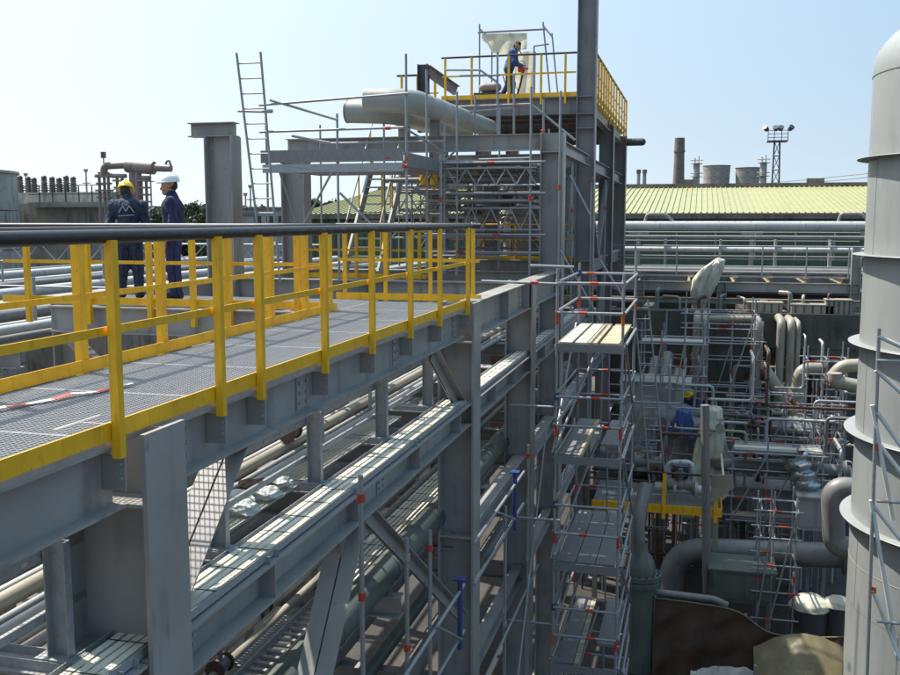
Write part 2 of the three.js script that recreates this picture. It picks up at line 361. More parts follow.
railing('yellow railing with black handrail along the outer edge of the grating walkway', [-3.085, -1.2, 0.4], [-3.085, -1.2, -13.1], nearPosts.map(z => 0.4 - z), { drop: 0.1, ps: 0.052, off: 0.034 });
railing('yellow railing with black handrail along the inner edge of the grating walkway', [-4.66, -1.2, 0.4], [-4.66, -1.2, -12.03], [1.9, 3.4, 4.6, 5.8, 7.0, 8.19, 9.4, 10.5, 11.5, 12.3], { ps: 0.072, off: -0.045, drop: 0.1 });
railing('yellow railing crossing the rack in front of the two men in helmets', [-9.85, -1.2, -12.05], [-4.75, -1.2, -12.05], [0.45, 1.45, 2.43, 3.1, 3.65, 4.2, 4.65, 5.02], { ps: 0.07, drop: 0.28, off: 0.045 });
railing('yellow railing closing the far end of the grating walkway', [-5.3, -1.2, -13.77], [-3.1, -1.2, -13.77], [0.1, 0.75, 1.45, 2.1], { ps: 0.05, off: -0.035, drop: 0.1 });

/* ------------------------------------------------------------------ cable trays and pipes on the rack */
const tr = new Thing('cable_tray', 'galvanised cable ladder on upright channel posts beside the rack edge beam', 'cable tray', [-3.5, -2.55, -8.4]);
for (const z of [-2.5, -4.55, -6.45, -8.35, -10.35, -12.3]) {
  const b = tr.part('base_channel', [bx(-3.95, -3.02, -2.55, -2.545, z - 0.08, z + 0.08), bx(-3.95, -3.02, -2.545, -2.49, z + 0.074, z + 0.08), bx(-3.95, -3.02, -2.545, -2.49, z - 0.08, z - 0.074)], M.galv);
  tr.part('post', [bx(-3.54, -3.40, -2.545, -1.8, z - 0.03, z - 0.022), bx(-3.54, -3.532, -2.545, -1.8, z - 0.022, z + 0.03), bx(-3.408, -3.40, -2.545, -1.8, z - 0.022, z + 0.03)], M.galv, b);
  tr.part('foot_plate', bx(-3.6, -3.34, -2.49, -2.48, z - 0.07, z + 0.07), M.galv, b);
}
for (const [y, h] of [[-1.89, 0.06], [-2.25, 0.04]]) {
  const r = tr.part('side_rail', [bx(-3.556, -3.55, y - h / 2, y + h / 2, 0, -12.7), bx(-3.578, -3.55, y + h / 2, y + h / 2 + 0.005, 0, -12.7), bx(-3.578, -3.55, y - h / 2 - 0.005, y - h / 2, 0, -12.7)], M.galv);
  if (h > 0.05) { const bolts = []; for (let z = -1; z > -12.6; z -= 0.34) bolts.push(bx(-3.55, -3.543, y - 0.012, y + 0.012, z, z + 0.05)); tr.part('clip', bolts, M.pipeWhite, r, { kind: 'stuff' }); }
}
function cables(label, xs, y, z0, z1, w, m, group) {
  const T = new Thing('cable_run', label, 'cables', [xs[0], y, (z0 + z1) / 2], group ? { group } : {});
  T.part('tray', [bx(Math.min(...xs) - w, Math.max(...xs) + w, y - 0.03, y - 0.024, z0, z1), bx(Math.min(...xs) - w - 0.005, Math.min(...xs) - w, y - 0.03, y + 0.03, z0, z1), bx(Math.max(...xs) + w, Math.max(...xs) + w + 0.005, y - 0.03, y + 0.03, z0, z1)], M.galv);
  for (const x of xs) {
    const gs = []; let z = z0, o = 0;
    while (z > z1) { const e = Math.max(z1, z - rr(0.7, 1.1)), o2 = rr(-0.006, 0.006); gs.push(bar([x + o, y - 0.005 + rr(0, 0.004), z], [x + o2, y - 0.005 + rr(0, 0.004), e], w * 0.82, 0.032)); z = e; o = o2; }
    T.part('cable', gs, m);
  }
  const tz = []; for (let z = z0 - 0.2; z > z1; z -= 0.42) tz.push(bx(Math.min(...xs) - w * 0.7, Math.max(...xs) + w * 0.7, y + 0.012, y + 0.018, z, z + 0.006)); T.part('cable_tie', tz, M.black, null, { kind: 'stuff' });
}
cables('cream cables strapped in a tray along the edge beam under the walkway', [-3.12, -3.185, -3.25, -3.315], -2.5, -4.2, -12.8, 0.058, M.cable);
cables('cream cables in the tray running on past the second column', [-3.14, -3.21, -3.28], -2.5, -13.4, -27, 0.062, M.cable);
cables('dense bundle of pale cables on the lower level beside the big green pipe', [-3.95, -4.02, -4.09, -4.16, -4.23, -4.3], -4.38, -10.5, -17.5, 0.058, M.cable);

function pipe(label, pts, r, m, o = {}) {
  const c = [0, 1, 2].map(i => (pts[0][i] + pts[pts.length - 1][i]) / 2);
  const T = new Thing(o.name || 'pipe', label, o.cat || 'pipe', c, o.group ? { group: o.group } : {});
  const run = T.part('pipe_run', pipeGeo(pts, r, o.bend, o.seg || 12), m);
  for (const [k, t] of o.fl || []) {                    // flange pairs: segment index, fraction along it
    const a = V(...pts[k]), b = V(...pts[k + 1]), d = b.clone().sub(a).normalize(), p = a.clone().lerp(b, t);
    const q = s => p.clone().addScaledVector(d, s).toArray();
    T.part('flange', cyl(q(-0.035), q(-0.004), r * 1.55, r * 1.55, 16), o.fm || m); T.part('flange', cyl(q(0.004), q(0.035), r * 1.55, r * 1.55, 16), o.fm || m);
  }
  if (o.bands) { const a = V(...pts[o.bands]), b = V(...pts[o.bands + 1]), L = a.distanceTo(b), d = b.clone().sub(a).normalize(); for (let k = 0.9; k < L; k += 0.95) { const p = a.clone().addScaledVector(d, k); T.part('lagging_band', cyl(p.clone().addScaledVector(d, -0.025).toArray(), p.clone().addScaledVector(d, 0.025).toArray(), r + 0.006, r + 0.006, 22), M.galv); } }
  if (o.joints) { const a = V(...pts[0]), b = V(...pts[1]), L = a.distanceTo(b), d = b.clone().sub(a).normalize(); for (let s = o.joints; s < L - 0.1; s += o.joints) { const p = a.clone().addScaledVector(d, s); T.part('joint_band', cyl(p.clone().addScaledVector(d, -0.02).toArray(), p.clone().addScaledVector(d, 0.02).toArray(), r + 0.006, r + 0.006, o.seg || 12), m); } }
  return T;
}
const gB = 'pipes lying along the upper pipe rack level', gC = 'pipes lying along the lower pipe rack level';
const W = 'pipeWhite', G = 'galv', C = 'pipeCream', R = 'rust', K = 'pipeGrey', Q = 'pipeGreen';
const lvlB = [[-4.05, 0.045, W], [-4.2, 0.03, G], [-4.36, 0.06, C], [-4.55, 0.03, W], [-4.72, 0.045, G], [-4.9, 0.055, R], [-5.8, 0.04, W], [-6.0, 0.055, G], [-6.25, 0.1, Q], [-6.5, 0.045, W], [-6.7, 0.03, G], [-6.95, 0.08, C], [-7.25, 0.12, K], [-7.5, 0.04, W], [-7.75, 0.06, G], [-8.0, 0.045, W], [-8.25, 0.1, Q], [-8.6, 0.06, W], [-8.8, 0.04, G]];
const ord = ['first', 'second', 'third', 'fourth', 'fifth', 'sixth', 'seventh', 'eighth', 'ninth', 'tenth', 'eleventh', 'twelfth', 'thirteenth', 'fourteenth', 'fifteenth', 'sixteenth', 'seventeenth', 'eighteenth', 'nineteenth', 'twentieth'];
const nm = { pipeCream: 'cream', pipeGreen: 'grey-green', pipeWhite: 'white', rust: 'rust-brown', pipeGrey: 'grey', galv: 'galvanised' };
lvlB.forEach(([x, r, m], i) => pipe(`${r > 0.1 ? 'thick' : 'thin'} ${nm[m]} pipe just below the walkway, ${ord[i]} from the cable tray`, [[x, -2.55 + r + 0.001, 0.5], [x, -2.55 + r + 0.001, -27.9]], r, M[m], { group: gB, joints: r > 0.1 ? 2.4 : 0 }));
const lvlC = [[-3.62, 0.19, Q, 0.5], [-4.45, 0.05, C, 0.5], [-4.66, 0.05, C, 0.5], [-5.25, 0.055, G, 0.5], [-5.34, 0.03, W, 0.5], [-6.1, 0.08, K, 0.5], [-6.35, 0.04, W, 0.5], [-6.6, 0.06, G, 0.5], [-6.85, 0.03, W, 0.5], [-7.1, 0.12, K, 0.5], [-7.4, 0.04, G, 0.5], [-7.7, 0.07, C, 0.5], [-8.0, 0.04, W, 0.5], [-8.3, 0.1, Q, 0.5]];
lvlC.forEach(([x, r, m, z0], i) => pipe(`${r > 0.1 ? 'thick' : 'thin'} ${nm[m]} pipe on the lower rack level, ${ord[i]} from the right-hand columns`, [[x, -4.47 + r + 0.001, z0], [x, -4.47 + r + 0.001, -27.9]], r, M[m], { group: gC, joints: r > 0.1 ? 1.9 : 0 }));
[[-3.9, 0.15, 'pipeGrey'], [-4.5, 0.1, 'pipeGreen'], [-5.2, 0.2, 'pipeGrey'], [-6.4, 0.12, 'pipeCream'], [-7.6, 0.18, 'pipeGreen']].forEach(([x, r, m], i) => pipe(`${nm[m]} pipe on the lowest rack level, ${ord[i]} from the right-hand columns`, [[x, -6.7 + r + 0.001, -2], [x, -6.7 + r + 0.001, -27.9]], r, M[m], { group: 'pipes on the lowest rack level' }));
// crumpled sacks on a strip of grating beside the tray
{
  const t = new Thing('grating_strip', 'narrow cream grating strip laid beside the cable tray under the walkway', 'grating', [-3.8, -2.5, -8.5]);
  t.part('grating_panel', gratePanel(-4.0, -3.62, -8.45, -5.4, -2.5, 0.05), M.cable); t.part('grating_panel', gratePanel(-4.0, -3.62, -11.6, -8.46, -2.5, 0.05), M.cable); t.part('bearer', bx(-4.0, -3.62, -2.549, -2.517, -5.5, -5.45), M.galv); t.part('bearer', bx(-4.0, -3.62, -2.549, -2.517, -11.55, -11.5), M.galv);
  for (const [x, z, r, m] of [[-3.72, -7.3, 0.12, 'tarpWhite'], [-3.9, -7.55, 0.13, 'tarpWhite'], [-3.7, -7.75, 0.11, 'tarpWhite'], [-3.9, -7.95, 0.12, 'rust'], [-3.75, -8.12, 0.1, 'tarpWhite'], [-3.8, -5.75, 0.12, 'tarpWhite'], [-3.9, -6.0, 0.13, 'tarpWhite'], [-3.82, -6.2, 0.1, 'tarpWhite']]) {
    const g = new THREE.IcosahedronGeometry(r, 3), p = g.attributes.position;
    for (let i = 0; i < p.count; i++) { const v = V(p.getX(i), p.getY(i), p.getZ(i)), k = 1 + 0.4 * noise.noise(v.x * 15 + x * 9, v.y * 15, v.z * 15 + z) + 0.22 * noise.noise(v.x * 40, v.y * 40 + x, v.z * 40); p.setXYZ(i, v.x * k * 1.4, v.y * k * 0.55, v.z * k); }
    g.computeVertexNormals(); g.translate(x, -2.44, z); solo('sack', m === 'rust' ? 'crumpled dark red sack among the white ones beside the cable tray' : 'crumpled white sack lying on the cream grating strip', 'sack', g, M[m], [x, -2.5, z], m === 'rust' ? {} : { group: 'white sacks on the grating strip' });
  }
}
for (const [x0, x1, z0, z1] of [[-5.15, -4.75, -7.2, -8.0], [-5.15, -4.75, -8.2, -9.0], [-5.15, -4.75, -9.3, -10.4], [-4.4, -4.25, -8.4, -9.6], [-5.1, -4.75, -11, -12.4], [-6.0, -5.4, -7.6, -9.2], [-6.0, -5.4, -9.6, -11.6], [-3.98, -3.84, -10.6, -12.6]]) {
  const T = new Thing('grating_platform', 'loose galvanised grating panel laid on the lower level of the rack', 'grating', [x0, -4.44, z0], { group: 'loose grating panels on the lower rack level' });
  T.part('grating_panel', gratePanel(x0, x1, z1, z0, -4.42, 0.06), M.grate);
  T.part('bearer', [bx(x0, x1, -4.47, -4.45, z0 - 0.05, z0), bx(x0, x1, -4.47, -4.45, z1, z1 + 0.05)], M.galv);
}
// perforated cable ladder seen at the foot of the left-hand brace
{
  const T = new Thing('cable_ladder', 'perforated steel cable ladder with many rungs on the lower rack level', 'cable tray', [-4.0, -4.4, -8]);
  for (const x of [-3.92, -4.2]) T.part('side_rail', bx(x - 0.006, x + 0.006, -4.45, -4.34, -4, -10), M.galv);
  for (let z = -4.1; z > -10; z -= 0.14) T.part('rung', bx(-4.194, -3.926, -4.42, -4.4, z - 0.025, z + 0.025), M.galv);
}

// red-handled valves, pipe shoes, hoses and stub tubes among the rack pipes
{
  [[-4.32, -2.33, -6.9], [-4.68, -2.45, -8.9], [-4.32, -2.33, -9.7], [-4.9, -2.43, -7.6], [-6.5, -2.43, -9.2], [-4.45, -4.37, -8.2], [-4.68, -4.37, -9.6], [-4.45, -4.37, -7.0]].forEach(([x, y, z], i) => {
    const T = new Thing('line_valve', `small ${i > 4 ? 'lower level' : 'upper level'} pipe valve with a red lever on the steel rack`, 'valve', [x, y, z], { group: 'red lever valves on the rack' });
    T.part('body', [cyl([x, y, z - 0.09], [x, y, z + 0.09], 0.075, 0.075, 12), cyl([x, y, z], [x, y + 0.17, z], 0.03, 0.03, 8)], M.pipeGrey); T.part('flange', cyl([x, y, z - 0.12], [x, y, z - 0.09], 0.1, 0.1, 14), M.rust); T.part('flange', cyl([x, y, z + 0.09], [x, y, z + 0.12], 0.1, 0.1, 14), M.rust); T.part('lever', bx(x - 0.02, x + 0.02, y + 0.16, y + 0.19, z - 0.05, z + 0.22), M.red);
  });
  [['orange', [[-5.4, -2.5, -6], [-5.2, -2.52, -7.2], [-5.5, -2.5, -8.6], [-5.3, -2.52, -10]], 'orange hose snaking over the cross beams below the walkway'], ['black', [[-5.7, -2.5, -5.2], [-5.5, -2.5, -6.6], [-5.8, -2.52, -8], [-5.6, -2.5, -9.6], [-5.9, -2.5, -11.4]], 'black hose snaking over the cross beams below the walkway'], ['tarpWhite', [[-7.0, -2.3, -7], [-6.9, -2.32, -8.3], [-7.0, -2.3, -9.6]], 'white hose lying over the thick pipes below the walkway']].forEach(([m, pts, l]) => solo('hose', l, 'hose', new THREE.TubeGeometry(new THREE.CatmullRomCurve3(pts.map(q => V(...q))), 60, 0.028, 8, false), M[m], pts[0]));
  const T = new Thing('conduit_bank', 'bank of thin parallel conduits clipped across the upper rack level', 'conduits', [-5.5, -2.55, -10]);
  for (let k = 0; k < 7; k++) T.part('conduit', cyl([-5.05 - k * 0.075, -2.525, -5.2], [-5.05 - k * 0.075, -2.525, -20], 0.022, 0.022, 8), k % 2 ? M.galv : M.pipeWhite);
  for (const z of [-6.45, -8.35, -10.35, -12.3, -14.6, -16.3]) T.part('clip_bar', bx(-5.6, -4.97, -2.5, -2.485, z - 0.03, z + 0.03), M.galv);
  [[-3.9, -9.6], [-4.15, -6.2], [-4.6, -10.9], [-5.9, -8.8], [-5.8, -11.6], [-4.15, -11.9]].forEach(([x, z]) => { const S = new Thing('stub_tube', 'short upright galvanised tube standing among the rack pipes', 'tube', [x, -2.55, z], { group: 'upright stub tubes on the rack' }); S.part('tube', cyl([x, -2.55, z], [x, -2.02, z], 0.025, 0.025, 8), M.galv); S.part('cap', cyl([x, -2.02, z], [x, -1.99, z], 0.034, 0.034, 8), M.galv); });
}

// a second and third galvanised tray on posts farther into the rack
[[-5.62, 0.42, 'galvanised cable ladder on short posts beside the conduit bank in the rack'], [-7.0, 0.55, 'galvanised cable ladder on posts in the middle of the rack']].forEach(([x, h, l]) => {
  const T = new Thing('cable_tray', l, 'cable tray', [x, -2.55, -10]);
  for (const z of [-4.55, -6.45, -8.35, -10.35, -12.3, -14.6, -16.3]) T.part('post', bx(x - 0.03, x + 0.03, -2.549, -2.55 + h, z + 0.06, z + 0.1), M.galv);
  for (const s of [-0.13, 0.13]) T.part('side_rail', bx(x + s - 0.005, x + s + 0.005, -2.55 + h, -2.55 + h + 0.08, -3, -17), M.galv);
  for (let z = -3.2; z > -17; z -= 0.3) T.part('rung', bx(x - 0.125, x + 0.125, -2.55 + h + 0.01, -2.55 + h + 0.03, z - 0.02, z + 0.02), M.galv);
  for (let k = 0; k < 3; k++) T.part('cable', cyl([x - 0.08 + k * 0.06, -2.55 + h + 0.05, -3], [x - 0.08 + k * 0.06, -2.55 + h + 0.05, -17], 0.02, 0.02, 6), k === 1 ? M.black : M.cable);
});
// bolted splice plates on the rack beams
{
  const plate = (x, y, z, h, w) => { const p = rack.part('splice_plate', bx(x, x + 0.012, y - h / 2, y + h / 2, z - w / 2, z + w / 2), M.steel); for (const a of [-0.3, 0, 0.3]) for (const b of [-0.32, 0.32]) rack.part('bolt', cyl([x + 0.012, y + a * h, z + b * w], [x + 0.03, y + a * h, z + b * w], 0.013, 0.013, 6), M.galv, p); };
  for (const z of [-5.42, -12.62, -7.4, -10.0]) plate(-3.193, -1.43, z, 0.28, 0.22);
  for (const z of [-5.36, -12.7, -9.3]) plate(-3.153, -2.7, z, 0.22, 0.2);
  for (const z of [-13.6, -17.4]) plate(-3.153, -1.4, z, 0.38, 0.26);
}
/* ------------------------------------------------------------------ tall steel structure behind the rack */
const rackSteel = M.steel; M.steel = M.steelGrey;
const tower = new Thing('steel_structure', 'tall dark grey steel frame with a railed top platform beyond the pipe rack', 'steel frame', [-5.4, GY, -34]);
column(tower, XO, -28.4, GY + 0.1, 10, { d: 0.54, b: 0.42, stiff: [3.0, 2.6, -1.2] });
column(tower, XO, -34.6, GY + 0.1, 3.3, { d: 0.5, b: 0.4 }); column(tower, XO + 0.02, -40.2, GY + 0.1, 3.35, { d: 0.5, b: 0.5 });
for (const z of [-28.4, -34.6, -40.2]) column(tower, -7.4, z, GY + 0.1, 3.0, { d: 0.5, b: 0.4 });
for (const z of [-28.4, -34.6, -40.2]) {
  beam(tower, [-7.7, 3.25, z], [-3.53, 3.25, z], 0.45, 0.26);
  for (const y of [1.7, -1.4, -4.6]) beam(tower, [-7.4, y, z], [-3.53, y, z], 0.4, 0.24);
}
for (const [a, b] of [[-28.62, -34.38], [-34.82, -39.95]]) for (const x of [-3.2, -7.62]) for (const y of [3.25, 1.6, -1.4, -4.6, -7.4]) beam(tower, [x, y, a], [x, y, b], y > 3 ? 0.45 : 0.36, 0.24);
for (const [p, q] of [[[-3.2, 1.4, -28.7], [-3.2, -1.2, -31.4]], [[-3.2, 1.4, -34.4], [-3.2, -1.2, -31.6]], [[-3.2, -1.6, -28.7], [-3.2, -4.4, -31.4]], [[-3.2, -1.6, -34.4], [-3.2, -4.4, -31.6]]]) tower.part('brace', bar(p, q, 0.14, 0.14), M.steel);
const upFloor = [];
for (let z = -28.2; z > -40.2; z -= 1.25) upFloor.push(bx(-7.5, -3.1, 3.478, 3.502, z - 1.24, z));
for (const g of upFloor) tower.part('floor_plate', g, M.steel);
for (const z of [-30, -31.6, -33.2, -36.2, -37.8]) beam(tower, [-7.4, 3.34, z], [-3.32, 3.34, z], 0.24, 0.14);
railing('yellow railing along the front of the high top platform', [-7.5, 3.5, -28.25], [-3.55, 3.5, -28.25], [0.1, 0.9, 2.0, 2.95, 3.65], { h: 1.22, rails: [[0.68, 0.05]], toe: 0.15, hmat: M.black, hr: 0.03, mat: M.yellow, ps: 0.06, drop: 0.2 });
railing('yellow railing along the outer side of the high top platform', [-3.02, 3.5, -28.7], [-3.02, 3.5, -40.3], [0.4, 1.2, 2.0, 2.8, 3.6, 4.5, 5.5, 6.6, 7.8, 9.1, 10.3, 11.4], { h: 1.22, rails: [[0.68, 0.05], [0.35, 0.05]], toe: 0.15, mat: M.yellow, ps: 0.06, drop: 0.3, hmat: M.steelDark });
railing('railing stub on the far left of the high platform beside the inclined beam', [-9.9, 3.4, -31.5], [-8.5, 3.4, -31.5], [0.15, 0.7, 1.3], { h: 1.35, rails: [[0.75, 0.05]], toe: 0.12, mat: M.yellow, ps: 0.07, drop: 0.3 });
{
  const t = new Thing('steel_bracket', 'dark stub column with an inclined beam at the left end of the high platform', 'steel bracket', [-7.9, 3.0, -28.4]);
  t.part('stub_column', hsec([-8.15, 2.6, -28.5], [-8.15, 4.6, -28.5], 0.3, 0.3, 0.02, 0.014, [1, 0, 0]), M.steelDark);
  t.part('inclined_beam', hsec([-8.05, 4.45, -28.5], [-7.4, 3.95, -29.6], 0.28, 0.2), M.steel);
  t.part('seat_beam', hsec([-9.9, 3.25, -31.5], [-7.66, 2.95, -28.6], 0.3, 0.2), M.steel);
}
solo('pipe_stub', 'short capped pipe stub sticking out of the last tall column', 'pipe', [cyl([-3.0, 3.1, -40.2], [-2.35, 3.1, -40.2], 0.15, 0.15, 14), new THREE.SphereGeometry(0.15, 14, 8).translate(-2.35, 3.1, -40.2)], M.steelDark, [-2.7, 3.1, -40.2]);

/* ------------------------------------------------------------------ things on the top platform */
{
  const t = new Thing('canopy_frame', 'light tube frame with a cream cloth hung from it on the high platform', 'canopy', [-5.4, 3.5, -29.5]);
  const z = -29.6, tb = (p, q, r = 0.026, n = 'tube', m = M.tube) => t.part(n, cyl(p, q, r, r, 8), m);
  const A = PZ(479.5, 97, z), B = PZ(479.5, 24, z), C = PZ(543, 22, z), D = PZ(551, 88, z);
  tb([A[0], 3.5, z], B); tb([D[0], 3.5, z], C); tb(PZ(478, 32.5, z), PZ(546, 29, z), 0.035); tb([A[0], 3.5, -31.4], [A[0], B[1], -31.4]); tb([A[0], B[1] - 0.15, z], [A[0], B[1] - 0.15, -31.4]); tb([D[0], 3.5, -31.4], [C[0], C[1], -31.4]); tb([C[0], C[1] - 0.1, z], [C[0], C[1] - 0.1, -31.4]);
  tb(PZ(534, 46, z), PZ(549, 44, z)); tb(PZ(534, 46, z), PZ(534, 97, z)); tb(PZ(510, 33, z), PZ(522, 55, z), 0.018, 'strut', M.steelDark);
  const cloth = (nx, ny, f, th = 0.008) => { const g = new THREE.PlaneGeometry(1, 1, nx, ny), p = g.attributes.position; for (let i = 0; i < p.count; i++) { const q = f(p.getX(i) + 0.5, 0.5 - p.getY(i)); p.setXYZ(i, ...q); } g.computeVertexNormals(); return g; };
  const c0 = PZ(482, 34, z + 0.04), c1 = PZ(527, 33, z + 0.04);
  t.part('hanging_cloth', cloth(24, 12, (u, v) => [c0[0] + (c1[0] - c0[0]) * u, c0[1] + (c1[1] - c0[1]) * u - v * (0.6 * Math.min(1, 0.25 + u * 3.2) - 0.25 * Math.max(0, u - 0.6)) + 0.05 * Math.sin(u * 9) * v, z + 0.05 + 0.06 * Math.sin(u * 17 + v * 2) * v]), M.clothThin);
  const e0 = PZ(515, 52, z - 0.5), e1 = PZ(536, 52, z - 0.5);
  t.part('side_sheet', cloth(10, 10, (u, v) => [e0[0] + (e1[0] - e0[0]) * u, e0[1] + (3.52 - e0[1]) * v, z - 0.5 + 0.04 * Math.sin(u * 12 + v * 3)]), M.clothThin);
}
{
  const t = new Thing('compressor', 'small grey engine unit with a rounded dull pink cover on the high platform', 'machine', [-6.25, 3.5, -29.4]);
  const hull = new THREE.CapsuleGeometry(0.2, 0.3, 6, 14); hull.rotateZ(Math.PI / 2); hull.scale(1, 0.8, 1); hull.translate(-6.3, 3.98, -29.4);
  t.part('cover', hull, mat('pinkish', [0.26, 0.2, 0.2], 0.6)); t.part('chassis', bx(-6.75, -5.85, 3.56, 3.8, -29.7, -29.1), M.steelDark);
  t.part('guard_frame', pipeGeo([[-6.8, 3.56, -29.05], [-6.8, 4.3, -29.05], [-5.85, 4.3, -29.05], [-5.6, 3.56, -29.05]], 0.018), M.tube);
  for (const x of [-6.6, -6.0]) t.part('wheel', cyl([x, 3.6, -29.02], [x, 3.6, -28.96], 0.1, 0.1, 14), M.black);
}
/* ------------------------------------------------------------------ big insulated pipes above the rack */
pipe('large grey-green insulated pipe lying on the top cross beam, higher of the pair', [PZ(366, 100, -19.9), PZ(412, 101, -19.9), [-6.0, 2.62, -27.8]], 0.255, M.insul, { name: 'insulated_pipe', seg: 22, bend: 0.5, bands: 1 });
solo('pipe_saddle', 'steel saddle block under the higher insulated pipe on the cross beam', 'pipe support', bx(-6.1, -5.86, 1.912, 2.3, -21.96, -21.84), M.steel, [-6, 1.912, -21.9]);
{
  const t = pipe('large grey-green insulated pipe with an open cut end, lower of the pair', [PZ(348, 111.5, -20.6), PZ(392, 112.5, -20.6), [-6.75, 2.42, -23.2], [-6.7, 2.5, -27.8]], 0.25, M.insul, { name: 'insulated_pipe', seg: 22, bend: 0.6, bands: 2 });
  t.part('end_cap', cyl(PZ(347, 111.5, -20.6), PZ(348.5, 111.5, -20.6), 0.257, 0.257, 22), M.pipeGrey);
  t.part('saddle', bx(-6.86, -6.6, 1.912, 2.2, -21.96, -21.84), M.steel);
}
/* ------------------------------------------------------------------ scaffolds */
class Scaffold extends Thing {
  tube(p, q, name = 'tube', r = 0.024, m = M.tube) { return this.part(name, cyl(p, q, r, r, 8), m); }
  clamp(p, ax = 'y', m = M.red, par, l = 0.05) { const d = ax === 'y' ? [0, l, 0] : ax === 'x' ? [l, 0, 0] : [0, 0, l]; return this.part('clamp', cyl([p[0] - d[0], p[1] - d[1], p[2] - d[2]], [p[0] + d[0], p[1] + d[1], p[2] + d[2]], 0.036, 0.036, 8), m, par); }
  plank(x0, x1, z0, z1, y, m = M.deckSteel, t = 0.05) { return this.part('deck_plank', bx(x0, x1, y - t, y, z0, z1), m); }
  truss(p, q, h, n, r = 0.02) {                        // lattice girder, lower chord p-q
    const gs = [cyl(p, q, r, r, 8), cyl([p[0], p[1] + h, p[2]], [q[0], q[1] + h, q[2]], r, r, 8)], L = k => [p[0] + (q[0] - p[0]) * k, p[1] + (q[1] - p[1]) * k, p[2] + (q[2] - p[2]) * k];
    for (let i = 0; i < n; i++) { const a = L(i / n), b = L((i + 0.5) / n), c = L((i + 1) / n); b[1] += h; gs.push(cyl(a, b, r * 0.75, r * 0.75, 6), cyl(b, c, r * 0.75, r * 0.75, 6)); }
    return this.part('lattice_girder', gs, M.tube);
  }
}
// --- the tower standing beside the rack
{
  const S = new Scaffold('scaffold_tower', 'tall aluminium scaffold tower with pale planks on its top deck beside the rack', 'scaffold', [-1.75, GY, -17.7]);
  const x0 = -2.29, x1 = -1.19, z0 = -16.2, z1 = -19.27, lv = [-2.06, -4.0, -5.9, -7.75, -9.5], H = 1.0;
  const tops = [[x0, z0, -0.82], [x1, z0, -0.9], [x0, z1, -0.85], [x1, z1, -0.62]];
  for (const [x, z, t] of tops) {
    const p = S.part('standard', cyl([x, GY + 0.06, z], [x, t, z], 0.026, 0.026, 10), M.tube);
    S.part('base_plate', bx(x - 0.08, x + 0.08, GY + 0.06, GY + 0.07, z - 0.08, z + 0.08), M.galv, p);
    for (const y of lv) { S.part('marking', [cyl([x, y + 0.3, z], [x, y + 0.52, z], 0.029, 0.029, 10)], rnd() > 0.3 ? M.red : M.orange, p); if (rnd() > 0.4) S.clamp([x, y + 1.0, z], 'y', rnd() > 0.6 ? M.blue : M.galv, p, 0.06); }
  }
  lv.forEach((y, k) => {
    for (const h of [0, 0.5, 1.0]) {
      const r = h ? 0.024 : 0.028, yy = h ? y + h : y - 0.08;
      const l1 = S.tube([x0, yy, z0 + 0.03], [x1, yy, z0 + 0.03], 'ledger', r), l2 = S.tube([x0, yy, z1 - 0.03], [x1, yy, z1 - 0.03], 'ledger', r);
      S.tube([x0 - 0.03, yy, z0], [x0 - 0.03, yy, z1], 'ledger', r); S.tube([x1 + 0.03, yy, z0], [x1 + 0.03, yy, z1], 'ledger', r);
      if (h) for (const l of [l1, l2]) if (rnd() > 0.25) { const x = rr(x0 + 0.2, x1 - 0.2), z = l === l1 ? z0 + 0.03 : z1 - 0.03; S.part('marking', cyl([x - 0.07, yy, z], [x + 0.07, yy, z], r + 0.004, r + 0.004, 8), M.red, l); }
    }
    if (k === 0) {
      [[-2.24, -2.02, 'plankPale'], [-1.99, -1.79, 'plankPale'], [-1.77, -1.62, 'plank'], [-1.56, -1.25, 'plank']].forEach(([a, b, m]) => S.plank(a, b, z0, z1, y, M[m]));
    } else if (k % 2) { for (const [a, b] of [[-2.24, -1.93], [-1.92, -1.83], [-1.6, -1.25]]) S.plank(a, b, b === -1.25 ? z0 - 0.9 : z0, z1 + 0.0, y, b === -1.83 ? M.plank : M.deckSteel); } else for (let i = 0; i < 3; i++) S.plank(-2.24 + i * 0.335, -2.24 + i * 0.335 + 0.32, z0, z1, y);
    S.part('fascia', bx(x0, x1, y - 0.16, y - 0.02, z0 + 0.06, z0 + 0.075), M.deckSteel);
    if (k) { S.tube([x1 + 0.05, y, z1], [x1 + 0.05, lv[k - 1], z0], 'diagonal_brace'); S.tube([x0 - 0.05, y, z0], [x0 - 0.05, lv[k - 1], z1], 'diagonal_brace'); S.tube([x0, y + 0.1, z0 + 0.06], [x1 - 0.6, lv[k - 1] - 0.2, z1], 'diagonal_brace'); }
    if (k) { const a = S.tube([-1.62, y, -18.9], [-1.62, lv[k - 1], -18.5], 'ladder_rail', 0.018); S.tube([-1.3, y, -18.9], [-1.3, lv[k - 1], -18.5], 'ladder_rail', 0.018); for (let s = 0.1; s < 1; s += 0.16) S.part('rung', cyl([-1.62, y + (lv[k - 1] - y) * s, -18.9 + 0.4 * s], [-1.3, y + (lv[k - 1] - y) * s, -18.9 + 0.4 * s], 0.014, 0.014, 6), M.tube, a); }
  });
  // ties back to the rack columns
  S.tube([-3.6, -1.05, -16.17], [-2.2, -1.08, -16.17], 'tie_tube'); S.tube([-3.0, -0.84, -17.6], [-2.2, -0.86, -17.6], 'tie_tube');
  for (const y of [-3.2, -5.2, -7.1]) S.tube([-3.1, y, -16.24], [-2.2, y, -16.24], 'tie_tube');
  for (const [x, y] of [[-2.75, -1.06]]) S.part('marking', cyl([x, y, -16.17], [x + 0.13, y, -16.17], 0.029, 0.029, 8), M.red);
}
